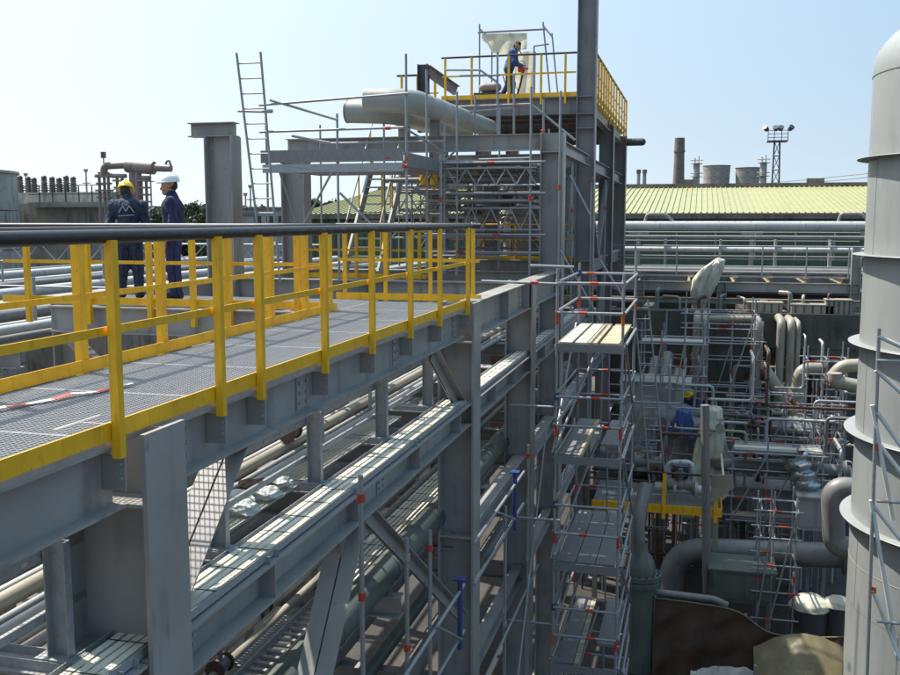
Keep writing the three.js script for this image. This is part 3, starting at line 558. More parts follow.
// --- scaffold under the edge beam, with blue jacks and red clamps
{
  const S = new Scaffold('under_rack_scaffold', 'scaffold tubes with red clamps and blue jacks below the rack edge beam', 'scaffold', [-2.8, GY, -11]), x = -2.78, zz = px => PX(px, 600, x)[2];
  for (const [px, t, m] of [[252, -3.1, 'rust'], [362, -2.2, 'tube'], [407, -3.2, 'tube'], [430, -3.4, 'tube'], [527, -3.9, 'tube'], [505, -4.4, 'tube']]) { const z = zz(px), s = S.part('standard', cyl([x, GY + 0.06, z], [x, t, z], m === 'rust' ? 0.05 : 0.024, m === 'rust' ? 0.05 : 0.024, 8), M[m]); for (const y of [t - 0.2, t - rr(0.7, 2.2)]) S.clamp([x, y, z], 'y', m === 'rust' ? M.red : rnd() > 0.5 ? M.red : M.galv, s, 0.035); }
  for (const [a, b, y] of [[395, 460, -4.55], [395, 460, -5.15], [470, 520, -4.2], [470, 520, -4.75], [400, 535, -6.4]]) S.tube([x + 0.05, y, zz(a)], [x + 0.05, y, zz(b)], 'ledger');
  for (const [px, y0, y1] of [[456, -5.3, -4.4], [511, -4.95, -4.0]]) S.part('jack', [cyl([x + 0.05, y0, zz(px)], [x + 0.05, y1, zz(px)], 0.034, 0.034, 8), bx(x - 0.02, x + 0.12, y1, y1 + 0.02, zz(px) - 0.08, zz(px) + 0.08)], M.blue);
  for (const [a, ya, b, yb] of [[430, -4.5, 455, -5.15], [492, -4.2, 510, -4.75], [400, -4.55, 425, -6.4], [540, -4, 500, -9]]) S.tube([x + 0.08, ya, zz(a)], [x + 0.08, yb, zz(b)], 'diagonal_tube', 0.018);
}
// --- ladder leaning behind the tower, long ladder at the left
function ladder(label, a, b, c, d, n) {                // rails a-b and c-d
  const T = new Thing('ladder', label, 'ladder', [(a[0] + c[0]) / 2, a[1], a[2]]);
  T.part('rail', cyl(a, b, 0.024, 0.024, 8), M.tube); T.part('rail', cyl(c, d, 0.024, 0.024, 8), M.tube);
  for (let i = 0; i < n; i++) { const t = (i + 0.7) / (n + 0.4), L = (p, q) => p.map((v, k) => v + (q[k] - v) * t); T.part('rung', cyl(L(a, b), L(c, d), 0.014, 0.014, 6), M.tube); }
}
ladder('tall aluminium ladder tied upright behind the scaffold tower', [-1.05, -7.6, -26], PZ(634, 300, -26), [-0.62, -7.6, -26], PZ(648, 300, -26), 18);
{ const q = PZ(236.5, 53, -17.2), s = PZ(260.5, 52, -17.2), a = PZ(263, 232, -17.2), c = PZ(279, 232, -17.2); a[1] = c[1] = -1.2; ladder('long aluminium ladder leaning high above the hanging scaffold deck', a, q, c, s, 15); }
// --- hanging scaffold deck beside the ladder
{
  const S = new Scaffold('hanging_scaffold', 'scaffold deck with steel fascia boards hung below the two big insulated pipes', 'scaffold', [-7, -1.2, -18.3]);
  const z = -17.6, zb = -20.6, y = 1.02, xa = -8.3, xb = -5.42;
  for (let i = 0; i < 6; i++) S.plank(xa, xb, z - 0.1 - i * 0.47, z - 0.1 - i * 0.47 - 0.44, y, M.deckSteel);
  S.part('fascia_board', bx(xa - 0.03, xb, y + 0.07, y + 0.31, z + 0.01, z + 0.03), M.deckSteel); S.part('fascia_board', bx(xb + 0.01, xb + 0.03, y - 0.02, y + 0.24, z, zb), M.deckSteel);
  S.part('fascia_board', bx(xa, xb, y - 0.12, y + 0.04, z + 0.005, z + 0.02), M.galv);
  for (const [px, yt] of [[266, 1.98], [337, 2.0], [406, 3.05]]) { const x = PZ(px, 150, z)[0]; S.tube([x, -1.2, z - 0.03], [x, yt, z - 0.03], 'standard'); S.clamp([x, y + 0.1, z - 0.03], 'y', M.orange); }
  for (const x of [xa, -6.8, xb]) S.tube([x, -1.2, zb], [x, 2.1, zb], 'standard');
  const g = (p, q, n = 'guard_rail') => S.tube(p, q, n);
  g([xa - 0.05, y + 0.67, z], [xb, y + 0.69, z]); g([xa, y + 0.67, zb], [xb, y + 0.67, zb]); g([xb, y + 0.69, z], [xb, y + 0.42, zb]); g([xa - 0.05, 2.2, z], [xb + 0.1, 2.33, z]);
  g(PZ(270, 100, z), PZ(338, 120, z), 'diagonal_tube'); g(PZ(292, 136, z), PZ(330, 143, z), 'diagonal_tube'); g(PZ(277, 164, z), PZ(300, 232, z - 0.5), 'diagonal_tube'); g(PZ(332, 172, z), PZ(303, 226, z), 'diagonal_tube'); g(PZ(340, 193, z), PZ(375, 228, z), 'diagonal_tube');
  g(PZ(238, 111, z), PZ(272, 112, z), 'ladder_tie'); S.clamp(PZ(270, 111, z), 'x', M.galv);
  for (const [px, py] of [[388, 158], [388, 128], [405, 166]]) S.clamp(PZ(px, py, z), 'x', M.red);
  g(PZ(278, 165, z), PZ(332, 172, z), 'guard_rail');
}
// --- scaffold under the high beams
{
  const S = new Scaffold('scaffold', 'dense scaffold of lattice girders and decks between the high columns', 'scaffold', [-5.2, -1.2, -21]);
  const px2 = (px, z) => PZ(px, 219, z)[0];
  for (const [px, z, y0, y1] of [[427, -19.2, -1.2, 3.0], [441, -19.2, -1.2, 1.3], [457, -20.4, -1.2, 2.7], [530, -20.4, -2.5, 2.75], [559, -20.8, -4, 2.7], [499, -23, -1.2, 2.6], [412, -23, -1.2, 1.3], [468, -25, -1.2, 1.5], [391, -25, -1.2, 1.4], [548, -25, -2.5, 2.3], [572, -25.5, -3, 1.6], [605, -30, -7, 1.2], [591, -26.5, -7, 1]]) { const x = px2(px, z); S.tube([x, y0, z], [x, y1, z], 'standard'); if (rnd() > 0.3) S.clamp([x, rr(0, 1.3), z], 'y', rnd() > 0.5 ? M.orange : M.red); }
  for (const [a, b, y, h, z, n] of [[418, 536, 0.72, 0.36, -20.3, 6], [462, 540, -0.22, 0.46, -20.5, 4], [392, 540, 0.95, 0.34, -23, 8], [400, 545, 0.25, 0.4, -23.2, 8], [395, 545, 0.75, 0.4, -25.4, 8], [392, 470, -0.5, 0.4, -25.4, 4]]) S.truss([px2(a, z), y, z], [px2(b, z), y, z], h, n);
  for (const [y, z, a, b] of [[1.2, -20.3, 418, 545], [0.55, -20.3, 418, 545], [-0.32, -20.4, 425, 545], [0.1, -23, 392, 545], [-0.7, -20.4, 425, 540], [1.3, -23.2, 392, 560], [-0.45, -23, 395, 560]]) { const t = S.tube([px2(a, z), y, z], [px2(b, z), y, z], 'ledger'); if (rnd() > 0.4) { const x = px2(rr(a + 20, b - 20), z); S.part('marking', cyl([x, y, z], [x + 0.16, y, z], 0.028, 0.028, 8), M.red, t); } }
  for (const [y, z0, x0, x1, n] of [[1.28, -20.6, -5.9, -3.7, 6], [0.44, -20.8, -5.9, -3.7, 7], [-0.4, -23.3, -7, -3.8, 5]]) for (let i = 0; i < n; i++) S.plank(x0, x1, z0 - i * 0.42 - 0.4, z0 - i * 0.42, y, i % 3 ? M.deckSteel : M.galv);
  for (const [a, b] of [[[390, 150], [460, 168]], [[428, 178], [456, 150]], [[570, 175], [590, 215]], [[600, 260], [625, 300]], [[560, 250], [600, 320]]]) S.tube(PZ(...a, -20.9), PZ(...b, -20.9), 'diagonal_tube');
  for (const [a, b, y, h, z, n] of [[400, 545, 1.0, 0.3, -26.4, 9], [395, 560, 0.1, 0.42, -26.6, 9], [420, 560, -0.75, 0.42, -24.4, 7], [400, 470, -0.2, 0.4, -21.6, 4]]) S.truss([px2(a, z), y, z], [px2(b, z), y, z], h, n);
  for (const [y, z0, x0, x1, n] of [[1.32, -23.4, -8.2, -3.8, 7], [0.7, -23.6, -6.6, -3.8, 6], [0.0, -25.6, -6.4, -3.8, 4], [1.34, -26.4, -8.4, -3.8, 4]]) for (let i = 0; i < n; i++) S.plank(x0 + rr(0, 0.3), x1 - rr(0, 0.3), z0 - i * 0.42 - 0.36, z0 - i * 0.42, y, i % 3 ? M.deckSteel : M.plank);
  for (const [px, w, y, h, z] of [[448, 26, 0.5, 0.5, -26.9], [474, 20, 0.35, 0.4, -26.9], [505, 18, 0.5, 0.45, -26.9], [440, 18, -0.6, 0.6, -27.2]]) S.part('dust_sheet', bx(px2(px - w / 2, z), px2(px + w / 2, z), y - h / 2, y + h / 2, z - 0.02, z), M.steelDark);
  for (let i = 0; i < 16; i++) { const z = rr(-27, -20.4), a = rr(395, 480), y = rr(-0.8, 1.3); S.tube([px2(a, z), y, z], [px2(a + rr(40, 80), z), y + rr(-0.03, 0.03), z], 'ledger', 0.022); }
  for (let i = 0; i < 9; i++) { const z = rr(-27, -21), x = px2(rr(395, 545), z); S.tube([x, -1.2, z], [x, rr(0.6, 1.6), z], 'standard', 0.024); }
  for (const x of [-3.75, -4.6, -5.7]) for (const y of [1.2, 0.4]) S.tube([x, y - 0.09, -20.3], [x, y - 0.09, -25.4], 'transom');
}
// --- guard rail scaffold in front of the upper platform
{
  const S = new Scaffold('scaffold_guard', 'white scaffold tubes in front of the high platform beam', 'scaffold', [-5, 1.9, -24]);
  const z = -24.2, t = (a, b, n = 'guard_rail') => S.tube(PZ(...a, z), PZ(...b, z), n, 0.028);
  for (const [px, y1] of [[475, 96], [497.5, 52], [514, 75], [531, 93], [560, 118], [543.5, 99]]) t([px, 148], [px, y1], 'standard');
  t([456, 107], [531, 104]); t([470, 112], [513, 108]); t([531, 104], [575, 140]); t([445, 70], [480, 70]); t([480, 70], [497, 82]); t([460, 76], [500, 75]);
  for (const p of [[516, 106], [543, 131]]) S.clamp(PZ(...p, z), 'x', M.red);
}
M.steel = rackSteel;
/* ------------------------------------------------------------------ stair flight behind the walkway */
{
  const T = new Thing('stair_flight', 'steel stair flight with bright stringers climbing behind the walkway end', 'stairs', [-7.2, -1.2, -20.5]);
  const z0 = -20.2, z1 = -22.2, y0 = -1.2, y1 = 1.35, xl = PZ(344, 228, z0)[0], xr = xl + 0.8, sh = 0.0;
  for (const x of [xl, xr]) T.part('stringer', bar([x, y0, z0], [x + sh, y1, z1], 0.05, 0.26), M.pipeWhite);
  for (let i = 1; i < 13; i++) { const t = i / 13; T.part('tread', bx(xl + 0.01, xr - 0.01, y0 + (y1 - y0) * t - 0.03, y0 + (y1 - y0) * t, z0 + (z1 - z0) * t - 0.14, z0 + (z1 - z0) * t + 0.14), M.galv); }
  for (const x of [xl, xr]) { T.part('handrail', cyl([x, y0 + 0.95, z0], [x, y1 + 0.95, z1], 0.022, 0.022, 8), M.pipeWhite); for (const t of [0.08, 0.5, 0.92]) T.part('post', cyl([x, y0 + (y1 - y0) * t, z0 + (z1 - z0) * t], [x, y0 + (y1 - y0) * t + 0.95, z0 + (z1 - z0) * t], 0.02, 0.02, 6), M.yellow); }
  T.part('landing', bx(xl - 0.2, xr + 0.3, y1 - 0.04, y1, z1 - 1.2, z1 - 0.1), M.deckSteel);
  for (const x of [xl - 0.1, xr + 0.25]) T.part('support_post', bx(x - 0.04, x + 0.04, -1.2, y1 - 0.04, z1 - 1.1, z1 - 1.02), M.yellow);
}
railing('yellow railing beside the foot of the steel stair flight', [-8.4, -1.25, -19.6], [-5.6, -1.25, -19.6], [0.1, 0.6, 1.3, 2.0, 2.7], { h: 1.0, hmat: M.yellow, ps: 0.06, hr: 0.02 });
{ // valve wheels and painted yellow supports near the stair head
  const T = new Thing('valve_pair', 'pair of yellow painted valve bodies near the stair head', 'valve', [-6.2, 0.5, -21]);
  for (const [px, py] of [[424, 178], [434, 180]]) { const c = PZ(px, py, -21), b = new THREE.CapsuleGeometry(0.1, 0.22, 4, 12).translate(...c); const v = T.part('valve_body', b, M.yellow); T.part('hand_wheel', [new THREE.TorusGeometry(0.12, 0.015, 6, 18).rotateX(Math.PI / 2).translate(c[0], c[1] + 0.32, c[2]), cyl([c[0], c[1], c[2]], [c[0], c[1] + 0.32, c[2]], 0.014)], M.orange, v); }
  T.part('pipe', cyl([-7, PZ(424, 180, -21)[1], -21.1], [-4, PZ(424, 180, -21)[1], -21.1], 0.06, 0.06, 10), M.pipeGrey);
}

/* equipment standing inside the tall frame */
{
  [[-6.6, -30.2, 0.42, 1.2, 'first'], [-5.4, -30.8, 0.5, 1.0, 'second'], [-4.3, -30.4, 0.38, 1.25, 'third'], [-6.0, -32.6, 0.55, 1.3, 'fourth'], [-4.6, -33, 0.5, 1.1, 'fifth']].forEach(([x, z, r, t, o]) => { const T = new Thing('upright_drum', `grey upright drum inside the tall steel frame, ${o} from the stair side`, 'drum', [x, -1.2, z], { group: 'drums inside the tall frame' }); T.part('shell', cyl([x, -1.2, z], [x, t, z], r, r, 20), r > 0.45 ? M.pipeCream : M.pipeGrey); T.part('lid', cyl([x, t, z], [x, t + 0.2, z], r + 0.04, r * 0.4, 20), M.pipeGrey); T.part('nozzle', cyl([x, t - 0.4, z], [x + 0.1, t - 0.4, z + r + 0.25], 0.09, 0.09, 10), M.pipeGrey); });
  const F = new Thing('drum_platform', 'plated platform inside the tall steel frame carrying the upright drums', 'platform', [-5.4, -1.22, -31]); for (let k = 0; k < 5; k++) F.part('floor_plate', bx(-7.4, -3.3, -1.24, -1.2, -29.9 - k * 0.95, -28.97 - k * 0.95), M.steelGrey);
  for (let i = 0; i < 14; i++) { const x = rr(-7.2, -3.6), z = rr(-34, -29), y = rr(-0.8, 1.6); pipe('small pipe threaded between the drums of the tall steel frame', [[x, -1.19, z], [x, y, z], [x + rr(-1.5, 1.5), y, z], [x + rr(-1.5, 1.5), y + rr(-0.3, 0.4), z - 0.6]], rr(0.03, 0.07), [M.pipeGrey, M.galv, M.pipeCream][i % 3], { group: 'small pipes inside the tall frame', seg: 8, bend: 0.15 }); }
  railing('yellow railing beside the stair head inside the tall steel frame', [-7.4, -1.2, -29.0], [-3.6, -1.2, -29.0], [0.1, 1, 2, 3, 3.7], { mat: M.yellow, hmat: M.yellow, hr: 0.022, h: 1.05 });
}
/* ------------------------------------------------------------------ tall grey vessel at the right */
{
  const d = ray(865.5, 219), az = Math.atan2(d.x, -d.z) + Math.asin(0.12), D = 20, R = 2.4, cx = D * Math.sin(az), cz = -D * Math.cos(az), L = Math.sqrt(D * D - R * R);
  const lev = (px, py) => { const q = ray(px, py); return q.y / Math.hypot(q.x, q.z) * L; };
  const T = new Thing('process_vessel', 'tall pale grey cylindrical vessel with stiffening rings and a domed top', 'vessel', [cx, GY, cz]);
  const top = lev(874, 72), pf = [[0.01, top + 1.25]];
  for (let i = 0; i <= 12; i++) { const a = (1 - i / 12) * Math.PI / 2; pf.push([R * Math.cos(a) + 0.012, top + 1.25 * Math.sin(a)]); }
  pf.push([R + 0.012, top - 0.12]);
  T.part('dome', new THREE.LatheGeometry(pf.map(p => new THREE.Vector2(...p)), 72).translate(cx, 0, cz), M.vessel);
  const ys = [lev(868, 160), lev(862, 254), lev(856, 340), lev(850, 425), lev(846, 508)]; const st = (ys[0] - ys[4]) / 4; ys.push(ys[4] - st, ys[4] - 2 * st);
  const edge = [top - 0.1, ...ys, GY + 0.3];
  for (let i = 0; i < edge.length - 1; i++) {
    const s = T.part('shell_course', new THREE.CylinderGeometry(R, R, edge[i] - edge[i + 1] - 0.004, 96, 1, true).translate(cx, (edge[i] + edge[i + 1]) / 2, cz), M.vessel);
    for (let k = 0; k < 6; k++) { const a = k * Math.PI / 3 + (i % 2) * 0.52 + 0.2; T.part('vertical_seam', bx(-0.02, 0.02, edge[i + 1] + 0.03, edge[i] - 0.03, -0.004, 0.004).translate(0, 0, R + 0.001).rotateY(a).translate(cx, 0, cz), M.vessel, s); }
    if (i === 5) T.part('weld_seam', new THREE.TorusGeometry(R, 0.006, 5, 96).rotateX(Math.PI / 2).translate(cx, edge[i] * 0.5 + edge[i + 1] * 0.5, cz), M.vessel, s);
  }
  ys.forEach((y, i) => { if (i > 4) return; const w = 0.2; T.part('stiffening_ring', new THREE.LatheGeometry([[R - 0.02, y - 0.012], [R + w, y - 0.012], [R + w, y + 0.012], [R - 0.02, y + 0.012]].map(p => new THREE.Vector2(...p)), 96).translate(cx, 0, cz), M.vessel); });
  T.part('base_ring', new THREE.CylinderGeometry(R + 0.3, R + 0.3, 0.25, 64).translate(cx, GY + 0.19, cz), M.concrete);
  const dir = V(-0.55, 0, 0.83).normalize(), nz = (y, r, l) => { const a = [cx + dir.x * (R - 0.05), y, cz + dir.z * (R - 0.05)], b = [cx + dir.x * (R + l), y, cz + dir.z * (R + l)], f = [cx + dir.x * (R + l - 0.06), y, cz + dir.z * (R + l - 0.06)]; T.part('nozzle', [cyl(a, b, r, r, 16), cyl(f, b, r * 1.5, r * 1.5, 16)], M.vessel); };
  nz(-8.9, 0.16, 0.3);
  // scaffold around it
  const S = new Scaffold('vessel_scaffold', 'scaffold tubes and pale diagonals standing in front of the grey vessel', 'scaffold', [3.2, GY, -16]);
  const z = -16.2, q = (px, py) => PZ(px, py, z);
  const b0 = q(872, 660); for (const [px0, py0, px1, py1] of [[879, 328, 872, 660]]) { S.tube(q(px0, py0), [b0[0], GY + 0.06, z], 'standard', 0.03); S.clamp(q(876, 447), 'y', M.red); S.clamp(q(874, 590), 'y', M.orange); }
  for (const [a, b] of [[[872, 405], [893, 520]], [[871, 500], [897, 655]], [[877, 412], [905, 452]], [[876, 440], [905, 478]], [[873, 505], [905, 545]], [[876, 370], [905, 396]], [[873, 590], [900, 660]], [[878, 336], [930, 360]]]) S.tube(q(...a), q(...b), 'diagonal_tube', 0.034, M.tarpWhite);
  const e = q(960, 400); S.tube([e[0], GY + 0.06, z], [e[0], q(960, 330)[1], z], 'standard', 0.03);
  for (const py of [360, 500, 620]) { const a = q(876, py); S.tube([a[0], a[1], z + 0.06], [e[0], a[1], z + 0.06], 'ledger'); }
}
/* ------------------------------------------------------------------ concrete and steel frame across the yard */
{
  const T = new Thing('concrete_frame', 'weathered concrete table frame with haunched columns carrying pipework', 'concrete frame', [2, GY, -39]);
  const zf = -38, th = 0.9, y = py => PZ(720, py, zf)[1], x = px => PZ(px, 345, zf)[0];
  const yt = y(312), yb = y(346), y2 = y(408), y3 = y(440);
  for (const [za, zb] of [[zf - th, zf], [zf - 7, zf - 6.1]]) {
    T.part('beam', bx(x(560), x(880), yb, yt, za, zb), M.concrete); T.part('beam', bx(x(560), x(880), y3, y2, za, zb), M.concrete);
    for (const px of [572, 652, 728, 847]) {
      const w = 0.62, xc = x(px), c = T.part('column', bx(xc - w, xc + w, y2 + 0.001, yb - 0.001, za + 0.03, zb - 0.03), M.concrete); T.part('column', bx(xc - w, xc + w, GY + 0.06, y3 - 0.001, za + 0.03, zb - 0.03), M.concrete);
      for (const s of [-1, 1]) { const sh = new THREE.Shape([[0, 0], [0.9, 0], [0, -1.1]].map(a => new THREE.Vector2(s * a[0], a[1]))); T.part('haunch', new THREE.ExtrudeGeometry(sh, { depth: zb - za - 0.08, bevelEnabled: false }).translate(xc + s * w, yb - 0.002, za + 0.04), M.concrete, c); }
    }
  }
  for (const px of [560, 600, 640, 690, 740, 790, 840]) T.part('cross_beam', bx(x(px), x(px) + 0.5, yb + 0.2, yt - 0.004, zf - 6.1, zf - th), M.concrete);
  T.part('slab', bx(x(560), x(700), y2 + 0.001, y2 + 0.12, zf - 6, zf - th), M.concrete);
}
{
  const T = new Thing('steel_pipe_bridge', 'steel pipe bridge of grey beams and short brown joists above the concrete frame', 'pipe bridge', [2, -4, -43]);
  const z0 = -40, z1 = -46, X = (px, z) => PZ(px, 285, z)[0], Yv = (py, z) => PZ(740, py, z)[1];
  const xa = X(560, z0), xb = X(858, z0), yb = Yv(291, z0);
  for (const z of [z0, z1]) beam(T, [xa, yb + 0.17, z], [xb, yb + 0.17, z], 0.36, 0.24);
  beam(T, [xa, Yv(300, z0) , z0 + 0.6], [xb, Yv(300, z0), z0 + 0.6], 0.2, 0.2, { mat: M.pipeCream });
  for (const px of [640, 690, 735, 770, 806, 842]) T.part('joist', hsec([X(px, z0), yb + 0.45, z0], [X(px, z0), yb + 0.45, z1], 0.2, 0.22), px % 4 ? M.plank : M.pipeCream);
  for (const [px, z] of [[855, z0], [855, z1], [722, z0], [722, z1], [640, z0], [640, z1], [572, z0], [572, z1]]) { const x = X(px, z); T.part('column', hsec([x, z === z0 ? -3.72 : -3.72, z], [x, px === 855 ? -1.2 : yb + 0.34, z], 0.36, 0.36, 0.03, 0.02, [1, 0, 0]), M.steel); }
  // pipes on it: rows along x
  [[-41, 0.1, 'pipeGrey', 281], [-41.6, 0.07, 'pipeCream', 276], [-42.2, 0.13, 'pipeGrey', 270], [-43, 0.1, 'pipeGrey', 264], [-44, 0.12, 'pipeGreen', 258], [-45, 0.1, 'pipeGrey', 252], [-46.9, 0.12, 'pipeWhite', 0], [-47.3, 0.09, 'pipeGrey', 0]].forEach(([z, r, m, py], i) => {
    const y = yb + 0.56 + r + (py ? 0 : z < -47 ? 1.35 : 0.75); pipe(`${nm[m]} pipe across the steel pipe bridge, ${ord[i]} from its railing`, [[X(555, z), y, z], [X(885, z), y, z]], r, M[m], { group: 'pipes across the pipe bridge' });
  });
  for (const px of [600, 660, 720, 780, 840]) T.part('pipe_stand', bx(X(px, -43), X(px, -43) + 0.1, yb + 0.36, yb + 1.9, -47.5, -46.7), M.steel);
}
railing('galvanised three-bar railing along the steel pipe bridge', [PZ(560, 250, -42)[0], -2.3, -40.2], [PZ(862, 250, -42)[0], -2.3, -40.2], [0.1, 1.7, 3.35, 5, 6.65, 8.3, 9.95, 11.5], { h: 1.25, rails: [[0.85, 0.05], [0.45, 0.05]], toe: 0.08, mat: M.galv, hmat: M.galv, hr: 0.025, round: 0.022, ps: 0.05, name: 'galvanised_railing' });
pipe('thick white pipe running the length of the green shed eaves', [[PZ(600, 228, -50)[0] - 6, -0.32, -50], [22, -0.32, -50]], 0.24, M.pipeWhite, { seg: 18, name: 'white_pipe', joints: 3 });
{
  const T = new Thing('pipe_support_frame', 'row of slim steel trestles holding the thick white pipe', 'pipe support', [3, GY, -50]);
  for (let x = -14; x < 22; x += 5.5) T.part('trestle', [bx(x - 0.1, x + 0.1, GY, -0.56, -50.1, -49.9), bx(x - 0.5, x + 0.5, -0.72, -0.561, -50.2, -49.8)], M.steel);
  for (const px of [655, 850]) { const x = PZ(px, 215, -50)[0]; T.part('expansion_loop', pipeGeo([[x - 0.5, -0.1, -50.1], [x - 0.4, 0.28, -50.1], [x + 0.5, 0.28, -50.1], [x + 0.9, -0.1, -50.1]], 0.07), M.steel); }
}
/* pipework and equipment in front of the concrete frame */
const zq = -37, at = (px, py, z = zq) => PZ(px, py, z);
let ri = 0; // twin cream risers and the forked cream pipe
for (const [px, t, b, r] of [[695, 318, 400, 0.15], [703, 318, 400, 0.13], [755, 322, 400, 0.16], [778, 321, 404, 0.15], [788, 322, 404, 0.15], [795, 323, 410, 0.09]]) {
  const a = at(px, b, -36.6), c = at(px, t, -36.6); pipe(`cream riser pipe turning back over the concrete beam, ${ord[ri++]} from the scaffold tower`, [a, [a[0], c[1], a[2]], [a[0], c[1], -40]], r, M.pipeCream, { group: 'cream risers on the concrete frame', bend: 0.35 });
}
{
  const z = -35, a = at(770, 372, z), b = at(786, 374, z), c = at(797, 385, z), d = at(797, 420, z), e = at(812, 369, z), f = at(822, 370, z);
  const T = new Thing('forked_pipe', 'thick cream pipe forking into two arms above a standing drum', 'pipe', [c[0], d[1], z]);
  T.part('stem', pipeGeo([d, [c[0], c[1] - 0.1, z]], 0.29, 0.3, 18), M.pipeCream);
  T.part('arm', pipeGeo([[c[0], c[1] - 0.3, z], [c[0], at(0, 378, z)[1], z], [at(765, 374, z)[0], at(765, 371, z)[1], z - 0.3]], 0.22, 0.5, 16), M.pipeCream);
  T.part('arm', pipeGeo([[c[0], c[1] - 0.3, z], [c[0] + 0.1, e[1], z], [f[0], f[1], z - 0.2]], 0.22, 0.6, 16), M.pipeCream);
  T.part('flange', cyl([d[0], d[1] - 0.05, z], [d[0], d[1] + 0.08, z], 0.5, 0.5, 20), M.pipeCream);
  for (const p of [at(762, 371, z - 0.3), at(824, 370, z - 0.2)]) T.part('flange', cyl([p[0] - 0.06, p[1], p[2]], [p[0] + 0.06, p[1], p[2]], 0.33, 0.33, 18), M.rust);
}
{
  const z = -34.6, c = at(797, 424, z), b = at(797, 460, z), r = 0.82;
  const T = new Thing('standing_drum', 'grey standing drum with a flat bright lid under the forked pipe', 'drum', [c[0], b[1], z]);
  T.part('shell', cyl([c[0], GY + 0.06, z], [c[0], c[1] - 0.15, z], r, r, 30), M.pipeGrey); T.part('lid', [cyl([c[0], c[1] - 0.15, z], [c[0], c[1] - 0.05, z], r + 0.1, r + 0.1, 30), cyl([c[0], c[1] - 0.05, z], [c[0], c[1] + 0.25, z], r * 0.9, r * 0.3, 30)], M.vessel);
}
pipe('cream pipe with a return bend leading to the grey vessel', [at(835, 373, -30), at(835, 382, -30), at(868, 388, -30)], 0.2, M.pipeCream, { bend: 0.25 });
pipe('short cream pipe leaning out from the grey vessel above the return bend', [at(832, 378, -30.6), at(842, 366, -30.6), at(868, 365, -30.6)], 0.2, M.pipeCream, { bend: 0.3 });
pipe('cream cross pipe fixed along the concrete beam', [at(706, 319, -36.8), at(752, 319, -36.8)], 0.14, M.pipeCream);
// grey pipes at mid height
pipe('grey pipe running level into the vessel above the elbow pipe', [at(717, 458, -29), at(718, 464, -29), at(850, 472, -29)], 0.2, M.pipeGrey, { seg: 16, fl: [[1, 0.96]] });
pipe('grey pipe rising steeply behind the yellow platform', [at(709, 418, -30), at(716, 438, -29.6), at(728, 462, -29.2)], 0.2, M.pipeGrey, { seg: 16 });
pipe('thick grey pipe with a wide elbow bending down beside the vessel', [at(866, 489, -25.5), at(832, 487, -25.5), at(834, 545, -25.5), at(856, 549, -25.5)], 0.28, M.pipeGrey, { seg: 18, bend: 0.7 });
pipe('long thick grey pipe running level to the vessel above the brown tarpaulin', [[at(672, 560, -26.5)[0], GY + 0.06, -26.5], at(672, 549, -26.5), at(852, 556, -26.5)], 0.33, M.pipeGrey, { seg: 20, bend: 1.1, fl: [[1, 0.955]] });
pipe('slim grey standpipe crossing in front of the long level pipe', [at(705, 405, -25), at(707, 592, -25)], 0.11, M.pipeGrey, { bend: 0.3 });
pipe('bent grey pipe rising from the flanged column head', [at(639, 560, -23), at(637, 520, -23), at(646, 485, -23.6)], 0.17, M.pipeGrey, { bend: 0.5 });
pipe('grey pipe with an end elbow lying along the top of the brown tarpaulin', [at(650, 592, -23.2), at(715, 600, -23.2), at(727, 606, -23.2)], 0.1, M.pipeGrey, { bend: 0.2 });
{
  const z = -23, c = at(640, 600, z), r = 0.36, yf = at(640, 577, z)[1];
  const T = new Thing('flanged_column', 'grey-green vertical drum with a bolted flange and conical head', 'vessel', [c[0], GY, z]);
  T.part('shell', cyl([c[0], GY + 0.06, z], [c[0], yf - 0.12, z], r, r, 24), M.pipeGreen); T.part('head', new THREE.LatheGeometry([[0.36, 0.1], [0.35, 0.3], [0.28, 0.5], [0.16, 0.66], [0.14, 0.9]].map(p => new THREE.Vector2(...p)), 24).translate(c[0], yf, z), M.pipeGreen);
  const f = T.part('flange', [cyl([c[0], yf - 0.14, z], [c[0], yf - 0.01, z], 0.5, 0.5, 28), cyl([c[0], yf + 0.01, z], [c[0], yf + 0.12, z], 0.5, 0.5, 28)], M.pipeGreen);
  for (let i = 0; i < 16; i++) { const a = i / 16 * 6.283; T.part('bolt', cyl([c[0] + 0.44 * Math.cos(a), yf - 0.17, z + 0.44 * Math.sin(a)], [c[0] + 0.44 * Math.cos(a), yf + 0.17, z + 0.44 * Math.sin(a)], 0.025, 0.025, 6), M.steelDark, f); }
}
